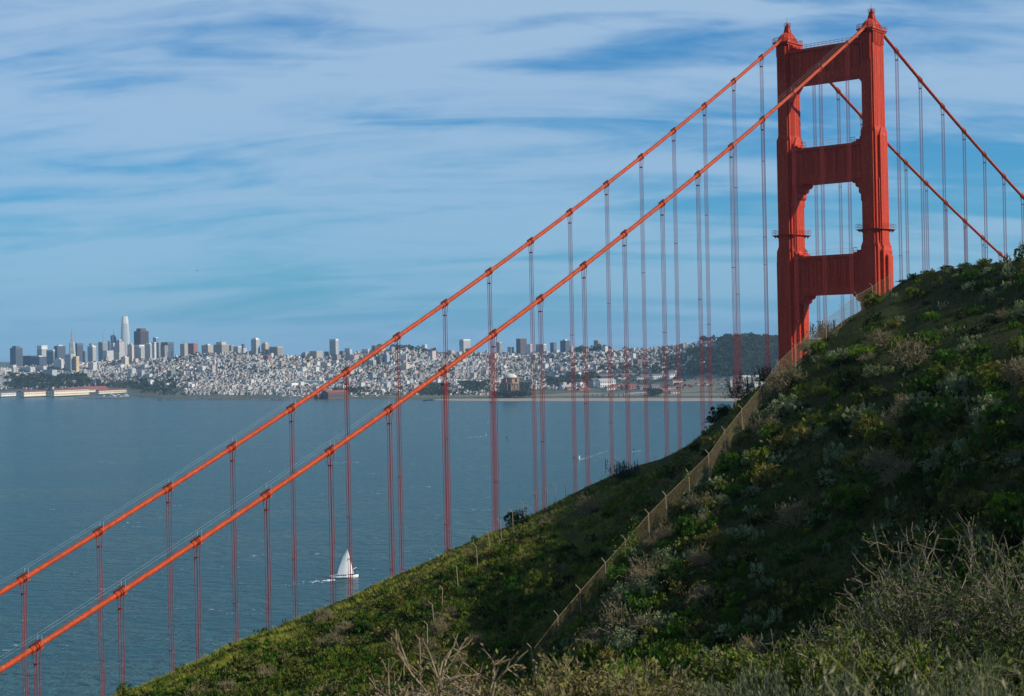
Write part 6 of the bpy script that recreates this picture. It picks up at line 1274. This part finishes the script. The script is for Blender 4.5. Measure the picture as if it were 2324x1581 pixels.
def foam_strip(pts, w, name, label, n=26, seed=0):
    rg = np.random.default_rng(seed); mb = MB(); P = np.array([sea(*p, .05) for p in pts])
    for _ in range(n * 2):
        t = rg.random(); q = np.array([np.interp(t, np.linspace(0, 1, len(P)), P[:, j]) for j in range(3)]) + np.array([rg.normal() * w * (.4 + t), rg.normal() * w * 2.0 * (.4 + t), 0]); a = rg.uniform(.15, .7) * (1.1 - t) * w; m = 7
        V = [(q[0] + a * rg.uniform(.6, 1.2) * 1.8 * math.cos(h), q[1] + a * rg.uniform(.6, 1.2) * math.sin(h), .06 + .03 * rg.random()) for h in np.linspace(0, 2 * math.pi, m + 1)[:-1]]; mb.add(V + [(q[0], q[1], .14)], None, [(i, (i + 1) % m, m) for i in range(m)])
    o = mb.obj(name, M['foam']); tagk(o, 'stuff'); o['label'] = label
foam_strip([(755, 1317), (735, 1319), (690, 1322), (630, 1332)], 1.5, 'yacht_wake', 'broken white wake trailing behind the sailing yacht', 20, 1)
foam_strip([(812, 1312), (785, 1316), (757, 1319)], .45, 'bow_wave', 'white water along the hull of the sailing yacht', 14, 2)
foam_strip([(1105, 991), (1085, 992), (1050, 994), (990, 997)], 1.4, 'wake_trail', 'thin white wake on the water right of the nearer cable', 22, 3)
foam_strip([(1315, 1044), (1340, 1037), (1365, 1028), (1394, 1021)], 1.6, 'wake_trail', 'long curved white wake between the suspenders', 26, 4)
foam_strip([(1437, 1026), (1455, 1023), (1480, 1018)], 1.3, 'wake_trail', 'short white wake near the crest of the hill', 20, 5)
def windsurfer(px, py, sail_c, label, big=1.0):
    p = sea(px, py); t = empty('windsurfer', p, rng.uniform(0, 3)); tag(t, label, 'windsurfer', None)
    MB().hexa([(-1.2, -.25, .05), (1.3, -.06, .05), (1.3, .06, .05), (-1.2, .25, .05)], [(-1.25, -.3, .2), (1.4, -.08, .22), (1.4, .08, .22), (-1.25, .3, .2)]).obj('board', M['gelcoat'], t)
    V = [(.1, 0, .2), (-1.5, .25, 1.1), (-1.1, .35, 2.6), (-.4, .3, 4.6 * big), (.25, .05, 4.3 * big), (.3, .0, 2.0)]; MB().add(V + [(x - .05, y + .06, z) for x, y, z in V], None, [(0, i, i + 1) for i in range(1, 5)] + [(6, 7 + i, 6 + i) for i in range(1, 5)]).obj('sail', BM[sail_c], t)
    MB().poly_tube([(-.5, -.35, .2), (-.45, -.45, .7), (-.5, -.75, 1.1), (-.5, -.8, 1.5), (-.48, -.8, 1.75)], [.1, .12, .17, .15, .1], 6).obj('rider', M['navy'], t, smooth=True)
windsurfer(1107, 962, 'white', 'white windsurfing sail on the water right of the nearer cable', 1.3); windsurfer(1150, 998, 'dark', 'dark windsurfing sail below the domed rotunda', 1.2); windsurfer(1379, 1053, 'dark', 'dark small sail right of the curved wake', 1.1); windsurfer(1316, 1043, 'white', 'windsurfer at the head of the long curved wake'); windsurfer(1104, 990, 'blue', 'windsurfer at the head of the thin wake by the cable'); windsurfer(1438, 1026, 'dark', 'windsurfer at the head of the short wake near the hill')
p = sea(1043, 918); t = empty('channel_buoy', p); tag(t, 'dark channel buoy standing off the far beach', 'buoy'); MB().poly_tube([(0, 0, -.5), (0, 0, .2), (0, 0, .9)], [1.4, 1.5, 1.3], 10).obj('float', M['navy'], t)
mb = MB()
for a in (0, 1.57, 3.14, 4.71): mb.tubes([(math.cos(a), math.sin(a), .9)], [(.25 * math.cos(a), .25 * math.sin(a), 5.6)], .12, k=4)
mb.box(-.5, .5, -.5, .5, 5.4, 6.6); mb.obj('lattice', M['navy'], t)
# marina boats and parked cars on the far shore
hull = MB(); V = []
for (x, w, zt, zb) in ((-5.5, 1.3, 1.2, .1), (0, 1.7, 1.3, -.2), (4, 1.0, 1.5, 0), (6, .05, 1.8, .8)): V += [(x, -w, zt), (x, 0, zb), (x, w, zt)]
hull.add(V, [(3 * a + i, 3 * a + i + 1, 3 * a + 4 + i, 3 * a + 3 + i) for a in range(3) for i in range(2)] + [(3 * a + 2, 3 * a, 3 * a + 3, 3 * a + 5) for a in range(3)], [(0, 2, 1)]); hull.hexa([(-3, -1, 1.2), (1.5, -.9, 1.2), (1.5, .9, 1.2), (-3, 1, 1.2)], [(-2.7, -.8, 2.1), (.9, -.7, 2.0), (.9, .7, 2.0), (-2.7, .8, 2.1)])
hull_me = hull.mesh('hull', M['gelcoat']); mast_me = MB().tubes([(.8, 0, 1.2)], [(.8, 0, 15)], .16, .10, k=4).tubes([(.8, 0, 2.4)], [(-4.2, 0, 2.5)], .14, k=4).mesh('mast', M['dull'])
rgb = np.random.default_rng(4)
for i in range(64):
    left = i < 20; px = rgb.uniform(232, 292) if left else rgb.uniform(640, 720) if i < 52 else rgb.uniform(790, 860); py = rgb.uniform(897, 901) if left else rgb.uniform(898, 904.5); p = sea(px, py); z = max(.3, float(city_z(p[0], p[1])[0]) + .2); s = rgb.uniform(.8, 1.3)
    o = add_obj('moored_yacht', hull_me, None, (p[0], p[1], z), rgb.uniform(0, 6.28)); o.scale = (s, s, s); where = 'in the small harbour beside the pier sheds' if left else 'in the marina left of the club house' if i < 52 else 'in the marina right of the club house'; tag(o, 'white moored yacht with bare mast ' + where, 'yacht', 'yachts moored ' + where); add_obj('mast', mast_me, o)
car = MB().hexa([(-2.3, -.9, .3), (2.3, -.9, .3), (2.3, .9, .3), (-2.3, .9, .3)], [(-2.25, -.88, .95), (2.2, -.88, .85), (2.2, .88, .85), (-2.25, .88, .95)], c=(.75, .75, .74)).hexa([(-1.9, -.82, .95), (1.1, -.82, .9), (1.1, .82, .9), (-1.9, .82, .95)], [(-1.5, -.7, 1.5), (.5, -.7, 1.5), (.5, .7, 1.5), (-1.5, .7, 1.5)], c=(.2, .22, .25))
cars = []
for c_ in ((.78, .78, .77), (.35, .36, .38), (.06, .06, .07), (.55, .56, .58)):
    m = MB(); m.hexa([(-2.3, -.9, .3), (2.3, -.9, .3), (2.3, .9, .3), (-2.3, .9, .3)], [(-2.25, -.88, .95), (2.2, -.88, .85), (2.2, .88, .85), (-2.25, .88, .95)], c=c_); m.hexa([(-1.9, -.82, .95), (1.1, -.82, .9), (1.1, .82, .9), (-1.9, .82, .95)], [(-1.5, -.7, 1.55), (.5, -.7, 1.55), (.5, .7, 1.55), (-1.5, .7, 1.55)], c=(.15, .17, .2))
    for x in (-1.5, 1.45):
        for y in (-.85, .85): m.poly_tube([(x, y - .1, .33), (x, y + .1, .33)], .33, 8, c=(.02, .02, .02))
    cars.append(m.mesh('car', M['paintcol'], col=True))
cn = ['white', 'grey', 'dark', 'silver']
for i in range(70):
    px = rgb.uniform(340, 700) if i < 22 else rgb.uniform(985, 1170); py = rgb.uniform(896, 899) if i < 22 else rgb.uniform(899, 902.5); p = sea(px, py); z = max(.5, float(city_z(p[0], p[1])[0])) + .8; k = int(rgb.choice(4, p=[.5, .15, .15, .2])); o = add_obj('parked_car', cars[k], None, (p[0], p[1], z), rgb.choice([0, 1.57]) + rgb.normal() * .1); o.scale = (1.5, 1.5, 1.5) if False else (1, 1, 1)
    wh = 'on the waterfront by the marina green' if i < 22 else 'on the shore lawn below the domed rotunda'; tag(o, cn[k] + ' parked car ' + wh, 'car', cn[k] + ' cars ' + wh)
# breakwaters
for (pts, lb) in (([(172, 903.5), (230, 905.5), (290, 905)], 'dark harbour wall in front of the small harbour'), ([(290, 903), (420, 905), (560, 906)], 'low dark seawall along the marina green'), ([(350, 909.5), (420, 908.5), (520, 907.8), (640, 909), (760, 910)], 'long rocky breakwater off the marina'), ):
    mb = MB(); P = np.array([sea(*p, 0) for p in pts]); rg = np.random.default_rng(len(lb))
    for t in np.linspace(0, 1, 160):
        q = np.array([np.interp(t, np.linspace(0, 1, len(P)), P[:, j]) for j in range(3)]); s = rg.uniform(3, 5.5); V = rg.normal(size=(8, 3)) * .25 + np.array([(-1, -1, -.5), (1, -1, -.5), (1, 1, -.5), (-1, 1, -.5), (-.7, -.7, .6), (.7, -.7, .6), (.7, .7, .6), (-.7, .7, .6)]); mb.hexa((V[:4] * (s * 1.3, s, s * .6) + q), (V[4:] * (s * 1.3, s, s * .6) + q))
    tag(mb.obj('breakwater', M['rock']), lb, 'breakwater')
# a gull
p = at(447, 615, 420.); g = MB(); g.poly_tube([(-.22, 0, 0), (-.1, 0, .01), (.1, 0, .02), (.25, 0, .01)], [.02, .07, .07, .02], 6)
for s_ in (-1, 1): g.add([(.10, 0, .03), (-.08, 0, .03), (-.05, s_ * .38, .16), (.10, s_ * .36, .16), (-.05, s_ * .78, .06), (.0, s_ * .76, .06)], [(0, 1, 2, 3), (3, 2, 4, 5)])
tag(g.obj('gull', M['navy'], loc=p, rotz=.4), 'small dark bird flying above the skyline', 'bird')
